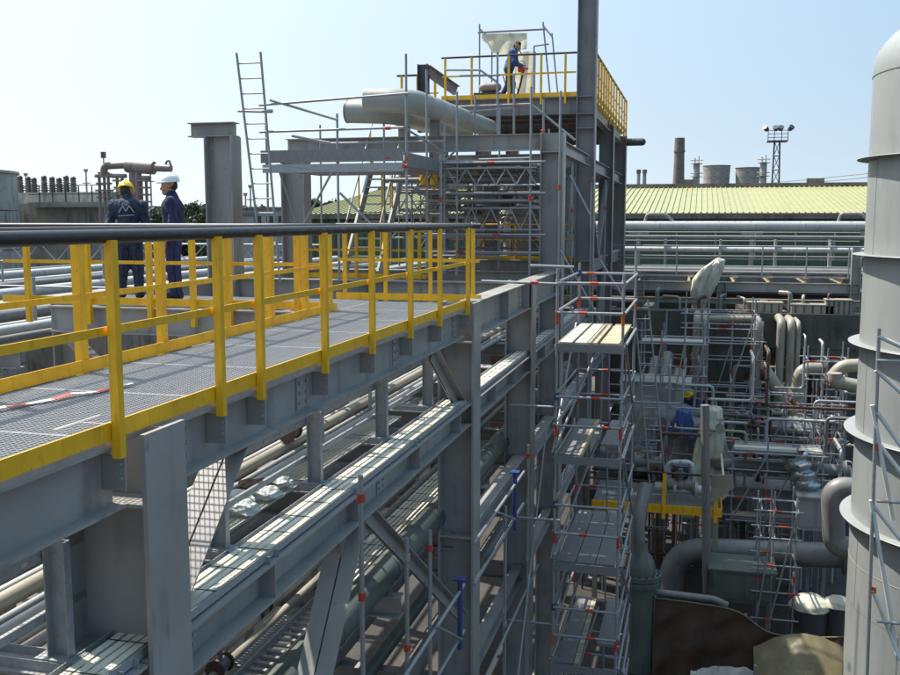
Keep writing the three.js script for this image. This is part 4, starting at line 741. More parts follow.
// yellow platform
{
  const z = -26, zb = -28.5, a = at(636, 507, z), b = at(722, 516, z);
  const T = new Thing('yellow_platform', 'small platform with a yellow edge beam and black handrail beside the valves', 'platform', [a[0], a[1], z]);
  const y = a[1], xa = a[0] - 1.2, xb = b[0], hy = at(640, 471, z)[1];
  T.part('edge_beam', bx(xa, xb, y - 0.12, y + 0.12, z - 0.01, z + 0.01), M.yellow); T.part('edge_beam', bx(xb - 0.02, xb, y - 0.12, y + 0.12, zb, z - 0.01), M.yellow);
  T.part('deck', gratePanel(xa, xb - 0.02, zb, z - 0.011, y, 0.06), M.grate);
  for (const px of [664, 716]) { const x = at(px, 500, z)[0]; T.part('post', bx(x - 0.05, x + 0.05, y - 0.25, hy, z + 0.012, z + 0.1), M.yellow); }
  T.part('handrail', cyl([xa, hy, z + 0.05], [xb, hy, z + 0.05], 0.035, 0.035, 8), M.black); T.part('side_handrail', cyl([xb, hy, z + 0.05], [xb, hy, zb], 0.035, 0.035, 8), M.plankPale);
  for (const [x, zz] of [[xa + 0.1, z - 0.2], [xb - 0.15, z - 0.2], [xa + 0.1, zb + 0.1], [xb - 0.15, zb + 0.1]]) T.part('leg', bx(x - 0.07, x + 0.07, GY + 0.06, y - 0.04, zz - 0.07, zz + 0.07), M.pipeCream);
  // wedge of sheet at the corner
  const sh = new THREE.Shape([[0, 0], [0.55, 0.05], [0.6, -0.3], [0.02, -0.75]].map(p => new THREE.Vector2(...p))), p = at(711, 474, z); T.part('corner_sheet', new THREE.ExtrudeGeometry(sh, { depth: 0.02, bevelEnabled: false }).translate(p[0], p[1], z + 0.11), M.pipeCream);
}
function valve(label, c, s, m, axis = 'x', group) {
  const T = new Thing('valve', label, 'valve', [c[0], c[1] - s, c[2]], group ? { group } : {}), d = axis === 'x' ? [1, 0, 0] : axis === 'z' ? [0, 0, 1] : [0, 1, 0], o = k => [c[0] + d[0] * k, c[1] + d[1] * k, c[2] + d[2] * k];
  T.part('body', [cyl(o(-s), o(0), s * 0.55, s * 0.4, 14), cyl(o(0), o(s), s * 0.4, s * 0.55, 14), new THREE.SphereGeometry(s * 0.5, 14, 10).translate(...c)], m);
  T.part('flange', cyl(o(-s * 1.1), o(-s * 0.95), s * 0.8, s * 0.8, 16), m); T.part('flange', cyl(o(s * 0.95), o(s * 1.1), s * 0.8, s * 0.8, 16), m);
  T.part('bonnet', [cyl(c, [c[0], c[1] + s * 1.3, c[2]], s * 0.3, s * 0.22, 10), cyl([c[0], c[1] + s * 0.8, c[2]], [c[0], c[1] + s * 0.95, c[2]], s * 0.5, s * 0.5, 12)], m);
  const w = T.part('hand_wheel', new THREE.TorusGeometry(s * 0.7, s * 0.07, 6, 20).rotateX(Math.PI / 2).translate(c[0], c[1] + s * 1.6, c[2]), M.blue); T.part('stem', cyl([c[0], c[1] + s * 1.2, c[2]], [c[0], c[1] + s * 1.9, c[2]], s * 0.07, s * 0.07, 6), M.galv, w);
}
valve('blue-grey valve with hand wheel above the yellow platform', at(680, 485, -26.8), 0.36, M.pipeGrey);
valve('blue-grey valve by the left end of the yellow platform', at(648, 462, -27.5), 0.34, M.pipeGrey);
pipe('pale pipe with hooped end above the yellow platform', [at(668, 487, -27), at(668, 463, -27), at(692, 463, -27), at(693, 487, -27)], 0.1, M.pipeWhite, { bend: 0.2 });
pipe('pale pipe stretch along the valves on the yellow platform', [at(655, 487, -26.8), at(722, 492, -26.8)], 0.14, M.pipeWhite, { fl: [[0, 0.3], [0, 0.62]] });
// foil-wrapped lagged pipe, grey housings
{
  const T = new Thing('lagged_pipe', 'pipe wrapped in crumpled silver foil lagging leaning between the level pipes', 'pipe', at(800, 500, -28));
  const pts = [at(793, 456, -28), at(800, 470, -28), at(805, 485, -28), at(812, 500, -28)]; const c = new THREE.CatmullRomCurve3(pts.map(p => V(...p))), g = new THREE.TubeGeometry(c, 40, 0.33, 16, false), p = g.attributes.position;
  for (let i = 0; i < p.count; i++) { const k = 0.06 * noise.noise(p.getX(i) * 6, p.getY(i) * 6, p.getZ(i) * 6) + 0.05 * Math.sin(p.getY(i) * 22); p.setXYZ(i, p.getX(i) + k, p.getY(i) + k * 0.5, p.getZ(i) + k); } g.computeVertexNormals();
  T.part('lagging', g, M.foil); T.part('support', bar([pts[3][0], GY + 0.06, -28.2], [pts[3][0], pts[3][1], -28.2], 0.1, 0.1), M.steel);
}
function housing(label, c, w, h, d, m) {
  const T = new Thing('equipment_box', label, 'equipment', [c[0], c[1] - h / 2, c[2]]), [x, y, z] = c;
  const b = T.part('casing', [bx(x - w / 2, x + w / 2, y - h / 2, y + h / 2, z - d, z)], m);
  T.part('lid', bx(x - w / 2 - 0.04, x + w / 2 + 0.04, y + h / 2, y + h / 2 + 0.05, z - d - 0.04, z + 0.04), m, b);
  for (const s of [-0.25, 0.25]) T.part('panel', bx(x + s * w - w * 0.2, x + s * w + w * 0.2, y - h * 0.38, y + h * 0.38, z, z + 0.02), m, b);
  for (const s of [-1, 1]) T.part('leg', bx(x + s * (w / 2 - 0.1) - 0.05, x + s * (w / 2 - 0.1) + 0.05, GY + 0.06, y - h / 2, z - d / 2 - 0.05, z - d / 2 + 0.05), M.steel);
}
housing('long grey exchanger casing below the level grey pipe', at(762, 505, -29), 2.2, 0.9, 1.2, M.pipeGrey);
housing('pale grey sheet-metal housing with an oval cover beside the standpipe', at(742, 588, -24.6), 1.6, 0.8, 1.2, M.pipeGreen);
housing('light grey machine housing beside the foil-lagged pipe', at(815, 515, -27.2), 0.9, 0.9, 0.9, M.shed);
// round cleaned-up drums at the foot of the vessel
for (const [px, py, r, l] of [[810, 598, 0.45, 'cloth-covered drum standing between the level pipe and the tarpaulin'], [838, 596, 0.32, 'smaller cloth-covered drum standing against the grey vessel']]) {
  const c = at(px, py, -25), T = new Thing('covered_drum', l, 'drum', [c[0], GY, c[2]]); T.part('shell', cyl([c[0], GY + 0.06, c[2]], [c[0], c[1] - 0.2, c[2]], r, r, 20), M.steelDark);
  const g = new THREE.SphereGeometry(r * 1.1, 24, 10, 0, 6.3, 0, 1.5), p = g.attributes.position; for (let i = 0; i < p.count; i++) { const k = 1 + 0.12 * noise.noise(p.getX(i) * 7, p.getY(i) * 7, p.getZ(i) * 7 + px); p.setXYZ(i, p.getX(i) * k, p.getY(i) * k * 0.7, p.getZ(i) * k); } g.computeVertexNormals(); T.part('cover', g.translate(c[0], c[1] - 0.25, c[2]), Object.assign(M.tarpCream.clone(), { side: THREE.DoubleSide }));
}
// reddish brown machinery inside the concrete frame
for (const [px, py, w, h] of [[705, 375, 1.2, 2.2], [815, 345, 2.2, 1.6], [760, 470, 2.4, 1.4], [830, 455, 2.0, 1.5]]) {
  const c = at(px, py, -40), T = new Thing('heat_exchanger', `rust-brown machine bank inside the concrete frame, ${px < 720 ? 'beside the twin risers' : px < 780 ? 'below the forked pipe' : px < 820 ? 'above the forked pipe arm' : 'beside the standing drum'}`, 'machine', [c[0], c[1] - h / 2, c[2]]);
  const b = T.part('header', bx(c[0] - w / 2, c[0] + w / 2, c[1] - h / 2, c[1] - h / 2 + 0.15, -41, -40), M.rust); T.part('header', bx(c[0] - w / 2, c[0] + w / 2, c[1] + h / 2 - 0.15, c[1] + h / 2, -41, -40), M.rust);
  for (let i = 0; i < 6; i++) { const x = c[0] - w / 2 + (i + 0.5) * w / 6; T.part('tube', cyl([x, c[1] - h / 2 + 0.14, -40.4], [x, c[1] + h / 2 - 0.14, -40.4], w * 0.055, w * 0.055, 10), i % 3 ? M.rust : M.pipeCream, b); }
  T.part('leg', bx(c[0] - 0.1, c[0] + 0.1, GY + 0.06, c[1] - h / 2, -40.7, -40.5), M.rust);
}
// scaffolds in the yard
function yardScaffold(label, pxs, z0, z1, ys, top, o = {}) {
  const S = new Scaffold('yard_scaffold', label, 'scaffold', [PZ(pxs[0], 400, z0)[0], GY, z0]), xs = pxs.map(p => PZ(p, 400, z0)[0]);
  for (const x of xs) for (const z of [z0, z1]) { const s = S.tube([x, GY + 0.06, z], [x, top + rr(-0.1, 0.2), z], 'standard'); for (let k = 0; k < 3; k++) if (rnd() > 0.45) S.clamp([x, rr(GY + 2, top), z], 'y', rnd() > 0.5 ? M.red : M.galv, s, 0.08); }
  ys.forEach((y, i) => {
    for (const z of [z0, z1]) { const l = S.tube([xs[0] - 0.15, y, z + 0.04], [xs[xs.length - 1] + 0.15, y, z + 0.04], 'ledger', 0.024, i % 3 ? M.tube : M.tube); if (rnd() > 0.3) { const x = rr(xs[0], xs[xs.length - 1]); S.part('marking', cyl([x - 0.12, y, z + 0.04], [x + 0.12, y, z + 0.04], 0.029, 0.029, 8), M.red, l); } }
    for (const x of xs) S.tube([x + 0.04, y, z0], [x + 0.04, y, z1], 'transom');
    if (i % 3 === 0 && !o.bare) { const n = Math.round((xs[xs.length - 1] - xs[0]) / 2); for (let j = 0; j < 3; j++) S.plank(xs[0], xs[xs.length - 1], z0 - 0.02 - j * 0.33 - 0.31, z0 - 0.02 - j * 0.33, y + 0.07, j % 2 ? M.plankPale : M.deckSteel); }
  });
  for (let i = 0; i < xs.length - 1; i++) S.tube([xs[i], ys[ys.length - 1], z0 + 0.08], [xs[i + 1], ys[0], z0 + 0.08], 'diagonal_brace');
}
yardScaffold('scaffold with many rails standing before the forked cream pipe', [752, 787, 822, 843], -32.5, -34, [-5.9, -6.4, -7.0, -7.5, -8.0, -8.5, -9.4], -5.4, { bare: 1 });
yardScaffold('scaffold standing before the twin cream risers', [683, 706, 752], -34, -35.6, [-3.2, -3.7, -4.2, -5.9, -6.4, -6.9, -8.4], -2.7, { bare: 1 });
yardScaffold('low scaffold with a ladder frame between the tarpaulin and the long level pipe', [765, 779, 802], -24.6, -25.6, [-7.2, -7.9, -8.6, -9.3, -10], -6.9, { bare: 1 });
yardScaffold('slim scaffold between the tower and the flanged drum head', [655, 668], -29.3, -30.3, [-6.2, -7.9, -8.4, -9.4], -5.6, { bare: 1 });
yardScaffold('scaffold between the tower and the stone-coloured housings far behind', [640, 660, 683, 702], -31, -33, [-3.9, -4.9, -6.2, -7.2, -8.2], -3.4);
yardScaffold('tall thin scaffold in front of the concrete frame haunches', [664, 700, 730, 760], -36.4, -37.4, [-4.4, -5.1, -6.1, -7.3, -8.3], -3.6, { bare: 1 });
yardScaffold('scaffold rails rising between the drum and the vessel', [806, 826, 846], -33.2, -34.4, [-4.6, -5.2, -6.6, -7.2, -8.6], -4.2, { bare: 1 });
yardScaffold('white scaffold rails beside the exchanger casing', [735, 770, 800, 826], -28.2, -29.6, [-6.6, -7.1, -7.9, -8.6], -6.3);
// dark blue and grey covered equipment between tower and frame
function drape(name, label, cat, c, r0, r1, h, m, sd, nf = 7, sq = 1) {   // cloth thrown over something: domed top, vertical folds widening downwards
  const nu = 84, nv = 30, g = new THREE.PlaneGeometry(1, 1, nu, nv), p = g.attributes.position;
  for (let i = 0; i < p.count; i++) {
    const u = p.getX(i) + 0.5, v = 0.5 - p.getY(i), th = u * 2 * Math.PI, t = Math.max(0, (v - 0.25) / 0.75), dome = v < 0.25 ? Math.sin(v / 0.25 * Math.PI / 2) : 1;
    const cu = Math.cos(th), su = Math.sin(th), fold = (0.16 * Math.sin(nf * th + sd + 1.5 * Math.sin(th * 2 + sd)) + 0.08 * Math.sin(nf * 2.3 * 1 * Math.floor(1) * th * 0 + 11 * th + sd * 2)) * (0.2 + 0.8 * t) + 0.22 * noise.noise(cu * 1.6 + sd, v * 2.6, su * 1.6) + 0.08 * noise.noise(cu * 5 + sd, v * 8, su * 5);
    const r = dome * (r0 + (r1 - r0) * t) * (1 + fold), y = c[1] + (v < 0.25 ? Math.cos(v / 0.25 * Math.PI / 2) * r0 * 0.45 : -t * h * (1 + 0.08 * Math.sin(3 * th + sd))) + 0.06 * noise.noise(cu * 3, v * 5 + sd, su * 3);
    p.setXYZ(i, c[0] + cu * r * sq, y, c[2] + su * r);
  }
  g.computeVertexNormals(); return solo(name, label, cat, g, Object.assign(m.clone(), { side: THREE.DoubleSide }), [c[0], c[1] - h, c[2]]);
}
drape('covered_equipment', 'tall bundle wrapped in creased pale sheeting beside the yellow platform', 'sheeting', at(713, 410, -29.5), 0.28, 0.62, 2.6, M.tarpCream, 3, 6);
drape('covered_equipment', 'bulky equipment under creased grey sheeting behind the scaffold tower', 'sheeting', at(662, 412, -31), 0.8, 1.2, 1.6, M.pipeGrey, 7, 8, 1.5);
drape('covered_equipment', 'low grey sheeted stack beside the bulky one behind the scaffold tower', 'sheeting', at(690, 425, -30.3), 0.5, 0.7, 1.3, M.pipeGrey, 5, 7, 1.2);
drape('covered_equipment', 'small bundle under a bright blue sheet behind the scaffold tower', 'sheeting', at(683, 412, -29.8), 0.22, 0.4, 0.7, M.tarpBlue, 11, 5);
housing('long low grey duct housing in the shade behind the scaffold tower', at(655, 395, -33), 2.3, 0.8, 1.4, M.shed);
for (const [px, m, h] of [[650, 'pipeGrey', 360], [662, 'pipeGrey', 355], [672, 'pipeCream', 372]]) pipe('slanting grey duct pipe in the shade behind the tower', [at(px, 405, -34), at(px + 6, h, -36)], 0.22, M[m], { group: 'slanting ducts behind the tower' });
solo('support_table', 'dark steel table carrying the covered equipment behind the scaffold tower', 'table', [bx(-3.0, 1.6, -8.35, -8.2, -32.6, -28.9), ...[[-2.9, -32.5], [1.5, -32.5], [-2.9, -29], [1.5, -29]].map(([x, z]) => bx(x - 0.08, x + 0.08, GY + 0.06, -8.35, z - 0.08, z + 0.08))], M.steelDark, [-0.7, GY, -30.7]);
// draped cream sheet over the pipe bridge rail
{
  const z = -39.5, sp = new THREE.CatmullRomCurve3([[717, 258], [714, 264], [709, 274], [704, 287], [701, 302], [699, 320]].map(([a, b]) => V(...PZ(a, b, z)))), rad = [0.03, 0.36, 0.5, 0.46, 0.3, 0.14];
  const nu = 60, nv = 40, g = new THREE.PlaneGeometry(1, 1, nu, nv), p = g.attributes.position;
  for (let i = 0; i < p.count; i++) { const u = p.getX(i) + 0.5, v = 0.5 - p.getY(i), th = u * 2 * Math.PI, k = v * 5, f = Math.min(4, Math.floor(k)), q = sp.getPoint(v), r = (rad[f] + (rad[f + 1] - rad[f]) * (k - f)) * (1 + 0.24 * Math.sin(6 * th + 4 * v) + 0.22 * noise.noise(Math.cos(th) * 2, v * 5, Math.sin(th) * 2) + 0.1 * Math.sin(13 * th - 5 * v)); p.setXYZ(i, q.x + Math.cos(th) * r * 0.95, q.y + 0.35 * Math.cos(th) * r, q.z + Math.sin(th) * r * 0.8); }
  g.computeVertexNormals(); solo('draped_sheet', 'cream sheet hanging in folds over the railing of the pipe bridge', 'sheet', g, Object.assign(M.tarpCream.clone(), { side: THREE.DoubleSide }), PZ(699, 320, z));
}
// tarpaulins at the bottom right
function sheet(nx, ny, f) { const g = new THREE.PlaneGeometry(1, 1, nx, ny), p = g.attributes.position; for (let i = 0; i < p.count; i++) p.setXYZ(i, ...f(p.getX(i) + 0.5, 0.5 - p.getY(i))); g.computeVertexNormals(); return g; }
const two = m => Object.assign(m.clone(), { side: THREE.DoubleSide });
{
  const top = [at(655, 598, -22.8), at(700, 604, -22.7), at(738, 612, -22.6), at(768, 632, -22.3), at(800, 637, -22.1), at(862, 637, -21.8)], c = new THREE.CatmullRomCurve3(top.map(p => V(...p)));
  const T = new Thing('tarpaulin', 'dark brown tarpaulin hung like a screen with an ochre top hem', 'tarpaulin', [1, GY, -22]);
  T.part('screen_sheet', sheet(60, 16, (u, v) => { const p = c.getPoint(u); return [p.x + 0.05 * v * Math.sin(u * 40), p.y - v * 2.1, p.z + v * 0.35 + 0.07 * Math.sin(u * 34 + v * 2 + 2 * Math.sin(u * 9)) * (0.1 + v) + 0.08 * noise.noise(u * 9 + v * 3, v * 3, 1)]; }), two(M.tarpBrown));
  T.part('hem', new THREE.TubeGeometry(c, 60, 0.022, 8, false), M.tarpOlive);
  for (const u of [0.0, 0.45, 1]) { const p = c.getPoint(u); T.part('post', cyl([p.x, GY + 0.06, p.z - 0.04], [p.x, p.y + 0.05, p.z - 0.04], 0.03, 0.03, 8), M.tube); }
  const a = at(755, 652, -20.6), b = at(866, 642, -20.9);
  const O = new Thing('tarpaulin', 'olive sheet arched over a hoop in front of the brown tarpaulin', 'tarpaulin', [2, GY, -20.4]);
  O.part('sheet', sheet(40, 20, (u, v) => { const x = a[0] + (b[0] - a[0]) * u, h = 0.42 * Math.sin(Math.PI * Math.min(1, u * 1.02)) ; return [x, a[1] - 0.15 + h * (1 - v * 0.25) - v * 0.7 + 0.03 * noise.noise(u * 8, v * 6, 4), -21.2 + v * 1.5]; }), two(M.tarpOlive));
  for (const x of [a[0], b[0]]) O.part('hoop_leg', cyl([x, GY + 0.06, -20.4], [x, a[1] - 0.2, -20.4], 0.03, 0.03, 8), M.tube);
  solo('tarpaulin', 'crumpled grey sheet on the ground in front of the brown tarpaulin', 'tarpaulin', sheet(30, 12, (u, v) => [0.1 + u * 1.9, -10.05 - v * 0.8 + 0.2 * Math.sin(u * 3.1) + 0.08 * noise.noise(u * 9, v * 5, 2), -21.3 + v * 0.9]), two(M.shed), [1, GY, -21]);
  solo('tarpaulin', 'strip of bright blue sheet along the foot of the olive sheet', 'tarpaulin', sheet(30, 6, (u, v) => [2.0 + u * 1.5, a[1] - 0.6 - v * 0.5 + 0.05 * noise.noise(u * 12, v * 5, 6), -19.5 + v * 0.5]), two(M.tarpBlue), [2.5, GY, -19.5]);
}

/* dark brown wall block, added so the concrete frame openings read as dark */
{
  const T = new Thing('added_dark_backdrop', 'low dark brown wall block added to darken the openings behind the concrete frame', 'building', [3, GY, -49]);
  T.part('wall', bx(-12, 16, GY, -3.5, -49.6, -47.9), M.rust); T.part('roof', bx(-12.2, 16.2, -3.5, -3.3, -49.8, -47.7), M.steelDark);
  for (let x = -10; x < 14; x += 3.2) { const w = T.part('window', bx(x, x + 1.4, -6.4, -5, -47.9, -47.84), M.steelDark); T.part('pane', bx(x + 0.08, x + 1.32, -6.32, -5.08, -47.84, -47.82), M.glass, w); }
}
/* small-bore piping routed through the shaded yard */
{
  const grp = 'small bore pipes in the shaded yard', mats = ['pipeWhite', 'pipeCream', 'galv', 'pipeGrey', 'rust'];
  for (let i = 0; i < 95; i++) {
    const z = rr(-37.6, -27.5), x = PZ(rr(650, 845), 450, z)[0], y = rr(-10.4, -5), w = rr(0.8, 2.6) * (rnd() > 0.5 ? 1 : -1), h = rr(0.5, 1.8), d = rr(0.4, 1.6), r = rr(0.025, 0.06), m = mats[i % 5];
    const pts = i % 3 === 0 ? [[x, GY + 0.06, z], [x, y, z], [x + w, y, z], [x + w, y - h * 0.4, z - d]] : i % 3 === 1 ? [[x, y, z - d], [x, y, z], [x + w, y, z], [x + w, GY + 0.06, z]] : [[x - w, y, z], [x, y, z], [x, y + h, z], [x, y + h, z - d]];
    pipe(`small ${m === 'galv' ? 'galvanised' : nm[m]} pipe bent through the shaded pipework across the yard`, pts, r, M[m], { group: grp, seg: 8, bend: 0.16, fl: rnd() > 0.5 ? [[1, 0.5]] : [] });
  }
  for (let i = 0; i < 26; i++) { const z = rr(-36, -27.5), c = [PZ(rr(655, 840), 450, z)[0], rr(-9.6, -5.4), z]; valve('small valve with a hand wheel in the shaded pipework', c, rr(0.12, 0.2), [M.pipeGrey, M.rust, M.pipeCream][i % 3], i % 2 ? 'x' : 'z', 'small valves in the shaded yard'); }
}

/* clutter on top of the concrete frame and a second row of bridge rails */
railing('galvanised railing on the far side of the steel pipe bridge', [PZ(560, 250, -47)[0], -1.9, -47.8], [PZ(862, 250, -47)[0], -1.9, -47.8], [0.1, 1.9, 3.7, 5.5, 7.3, 9.1, 10.9, 12.6], { h: 1.3, rails: [[0.9, 0.05], [0.5, 0.05]], toe: 0.08, mat: M.galv, hmat: M.galv, hr: 0.025, round: 0.022, name: 'galvanised_railing' });
{
  const yt = PZ(720, 312, -38)[1];
  [[764, 1.3, 0.35, 'cream cable box lying on the concrete beam beside the cream risers'], [812, 1.5, 0.3, 'cream duct section lying on the concrete beam above the forked pipe'], [838, 0.9, 0.5, 'pale slatted crate on the concrete beam against the vessel']].forEach(([px, w, h, l]) => {
    const c = PZ(px, 305, -38.5), T = new Thing('duct_box', l, 'box', [c[0], yt, -38.5]), b = T.part('casing', bx(c[0] - w / 2, c[0] + w / 2, yt + 0.001, yt + h, -38.85, -38.2), M.pipeCream); T.part('lid', bx(c[0] - w / 2 - 0.03, c[0] + w / 2 + 0.03, yt + h, yt + h + 0.04, -38.88, -38.17), M.pipeCream, b);
    for (let k = -2; k <= 2; k++) T.part('rib', bx(c[0] + k * w / 5 - 0.02, c[0] + k * w / 5 + 0.02, yt + 0.02, yt + h, -38.2, -38.17), M.steelDark, b);
  });
  for (let i = 0; i < 9; i++) { const x = PZ(660 + i * 21, 312, -38.6)[0] + rr(-0.2, 0.2), h = rr(0.3, 0.8), r = rr(0.04, 0.09); pipe('short bent pipe rising from the top of the concrete frame', [[x, yt, -38.6], [x, yt + h, -38.6], [x + rr(-0.8, 0.8), yt + h, -38.6 - rr(0.2, 1)]], r, [M.pipeGrey, M.pipeCream, M.rust][i % 3], { group: 'bent pipes on the concrete frame top', seg: 8, bend: 0.15 }); }
}
/* ------------------------------------------------------------------ green shed and the skyline */
{
  const zf = -60, zr = -76, x0 = -25.5, x1 = 75, ye = 0.36, yr = PZ(740, 187.5, zr)[1];
  const T = new Thing('green_shed', 'long industrial shed with a pale green ribbed roof and dark green walls', 'building', [20, GY, zr]);
  const prof = [], pitch = 0.345, n = Math.floor((x1 - x0) / pitch);
  for (const s of [1, -1]) {
    const zA = zr + s * 0.2, zB = s > 0 ? zf + 0.4 : 2 * zr - zf - 0.4, sl = (yr - ye) / (zf - zr), gs = [bar([(x0 + x1) / 2, yr, zA], [(x0 + x1) / 2, ye, zB], x1 - x0, 0.04)];
    if (s > 0) for (let i = 0; i <= n; i++) { const x = x0 + i * pitch; gs.push(bar([x, yr + 0.05, zA], [x, ye + 0.05, zB], 0.06, 0.07)); }
    T.part(s > 0 ? 'roof_slope' : 'rear_roof_slope', gs, M.roofGreen);
  }
  T.part('ridge_cap', [bx(x0, x1, yr + 0.02, yr + 0.3, zr - 0.5, zr + 0.5)], M.brick);
  const wg = [bx(x0 + 0.4, x1 - 0.4, GY, ye - 0.25, zf - 0.3, zf - 0.2)]; for (let x = x0 + 0.6; x < x1; x += 0.5) wg.push(bx(x, x + 0.12, GY, ye - 0.3, zf - 0.2, zf - 0.14)); T.part('front_wall', wg, M.wallGreen);
  T.part('gutter', bx(x0, x1, ye - 0.32, ye - 0.06, zf + 0.1, zf + 0.42), M.brick);
  const gsh = new THREE.Shape([[0, GY], [0, ye - 0.2], [zf - zr, yr - 0.1], [2 * (zf - zr) - 0.8, ye - 0.2], [2 * (zf - zr) - 0.8, GY]].map(p => new THREE.Vector2(...p))); T.part('gable_wall', new THREE.ExtrudeGeometry(gsh, { depth: 0.1, bevelEnabled: false }).rotateY(Math.PI / 2).translate(x0 + 0.4, 0, zf - 0.4), M.wallGreen);
  for (let x = x0 + 6; x < 20; x += 9) T.part('vent', [bx(x, x + 1.2, yr + 0.3, yr + 0.62, zr - 0.3, zr + 0.3)], M.brick);
}
const far = (px, py, z) => PZ(px, py, z);
{ // brick chimney
  const z = -330, b = far(677.5, 219, z), yt = far(677.5, 138, z)[1], w0 = 965, r = px => px / 2 * Math.hypot(z, b[0]) / 990;
  const T = new Thing('brick_chimney', 'tall dark brick chimney stack behind the green shed', 'chimney', [b[0], GY, z]);
  T.part('shaft', cyl([b[0], GY, z], [b[0], yt - 4, z], r(14.5), r(9.6), 24), M.brick); T.part('cap', [cyl([b[0], yt - 4, z], [b[0], yt, z], r(10.2), r(9.6), 24), cyl([b[0], yt - 4.6, z], [b[0], yt - 4, z], r(11.2), r(11.2), 24)], M.brick);
}
for (const [px, l] of [[637.5, 'slim twin stack, the one beside the steel frame'], [643.5, 'slim twin stack, the one nearer the brick chimney']]) { const z = -280, b = far(px, 219, z), yt = far(px, 170, z)[1], T = new Thing('metal_stack', l, 'chimney', [b[0], GY, z]); T.part('shaft', cyl([b[0], GY, z], [b[0], yt, z], 0.62, 0.5, 14), M.shed); T.part('cap', cyl([b[0], yt - 0.9, z], [b[0], yt + 0.1, z], 0.66, 0.66, 14), M.brick); }
for (const [px, w, yt, l] of [[715, 26, 166, 'broad concrete cooling tower beside the chimney'], [746, 23, 168, 'broad concrete cooling tower next to the floodlight mast']]) {
  const z = -520, b = far(px, 219, z), y1 = far(px, yt, z)[1], R = w / 2 * Math.hypot(z, b[0]) / 985, T = new Thing('cooling_tower', l, 'cooling tower', [b[0], GY, z]), h = y1 - GY, pf = [];
  for (let i = 0; i <= 14; i++) { const t = i / 14; pf.push(new THREE.Vector2(R * (0.9 + 0.55 * Math.pow(Math.max(0, 0.66 - t), 1.5) * 1.6 + 0.3 * Math.pow(Math.max(0, t - 0.55), 1.3)), GY + h * t)); }
  const k = R / pf[14].x; pf.forEach(p => { p.x *= k; }); T.part('shell', new THREE.LatheGeometry(pf, 40).translate(b[0], 0, z), two(M.coolConc)); T.part('rim', new THREE.TorusGeometry(R, 0.25, 6, 40).rotateX(Math.PI / 2).translate(b[0], y1, z), M.brick);
}
for (const [px, yt, l] of [[695, 158, 'slender process column beside the left cooling tower'], [761.5, 157, 'slender process column beside the right cooling tower']]) {
  const z = -300, b = far(px, 219, z), y1 = far(px, yt, z)[1], T = new Thing('process_column', l, 'process column', [b[0], GY, z]);
  T.part('shell', cyl([b[0], GY, z], [b[0], y1 - 1.5, z], 1.15, 0.95, 14), M.shed); T.part('vent_pipe', [cyl([b[0] - 0.5, y1 - 2, z], [b[0] - 0.5, y1, z], 0.18), cyl([b[0] + 0.6, y1 - 2, z], [b[0] + 0.6, y1 + 0.6, z], 0.14)], M.shed);
  for (const k of [1.8, 5.6, 9.4]) T.part('gallery', [cyl([b[0], y1 - k, z], [b[0], y1 - k + 0.15, z], 1.8, 1.8, 14), new THREE.TorusGeometry(1.8, 0.09, 5, 20).rotateX(Math.PI / 2).translate(b[0], y1 - k + 1.1, z)], M.shed);
}
{ // floodlight mast
  const z = -150, b = far(774, 219, z), y1 = far(774, 142, z)[1], T = new Thing('floodlight_mast', 'lattice floodlight mast with a lamp platform behind the green shed', 'mast', [b[0], GY, z]);
  const c = [[-1, -1], [1, -1], [1, 1], [-1, 1]], w = t => 1.15 - 0.62 * t, pt = (k, t) => [b[0] + c[k % 4][0] * w(t) * 0.7, GY + (y1 - GY) * t, z + c[k % 4][1] * w(t) * 0.7];
  for (let k = 0; k < 4; k++) T.part('leg', cyl(pt(k, 0), pt(k, 1), 0.1, 0.09, 6), M.steelDark);
  const br = []; for (let i = 0; i < 11; i++) for (let k = 0; k < 4; k++) { br.push(cyl(pt(k, i / 11), pt(k + 1, (i + 1) / 11), 0.05, 0.05, 5), cyl(pt(k, i / 11), pt(k + 1, i / 11), 0.05, 0.05, 5)); } T.part('bracing', br, M.steelDark);
  T.part('lamp_platform', [bx(b[0] - 1.4, b[0] + 1.4, y1, y1 + 0.14, z - 1.4, z + 1.4), ...[0.5, 1.0, 1.5].map(h => bx(b[0] - 1.4, b[0] + 1.4, y1 + h, y1 + h + 0.08, z + 1.36, z + 1.42)), ...[-1.36, -0.5, 0.5, 1.36].map(x => bx(b[0] + x - 0.05, b[0] + x + 0.05, y1, y1 + 1.7, z + 1.3, z + 1.4))], M.steelDark);
  for (const x of [-1.5, -0.3, 0.3, 1.5]) T.part('floodlight', [cyl([b[0] + x, y1 + 1.6, z + 1.3], [b[0] + x * 1.25, y1 + 2.0, z + 1.7], 0.3, 0.42, 10), bx(b[0] + x - 0.05, b[0] + x + 0.05, y1 + 1.5, y1 + 1.8, z + 1.2, z + 1.3)], M.steelDark);
}
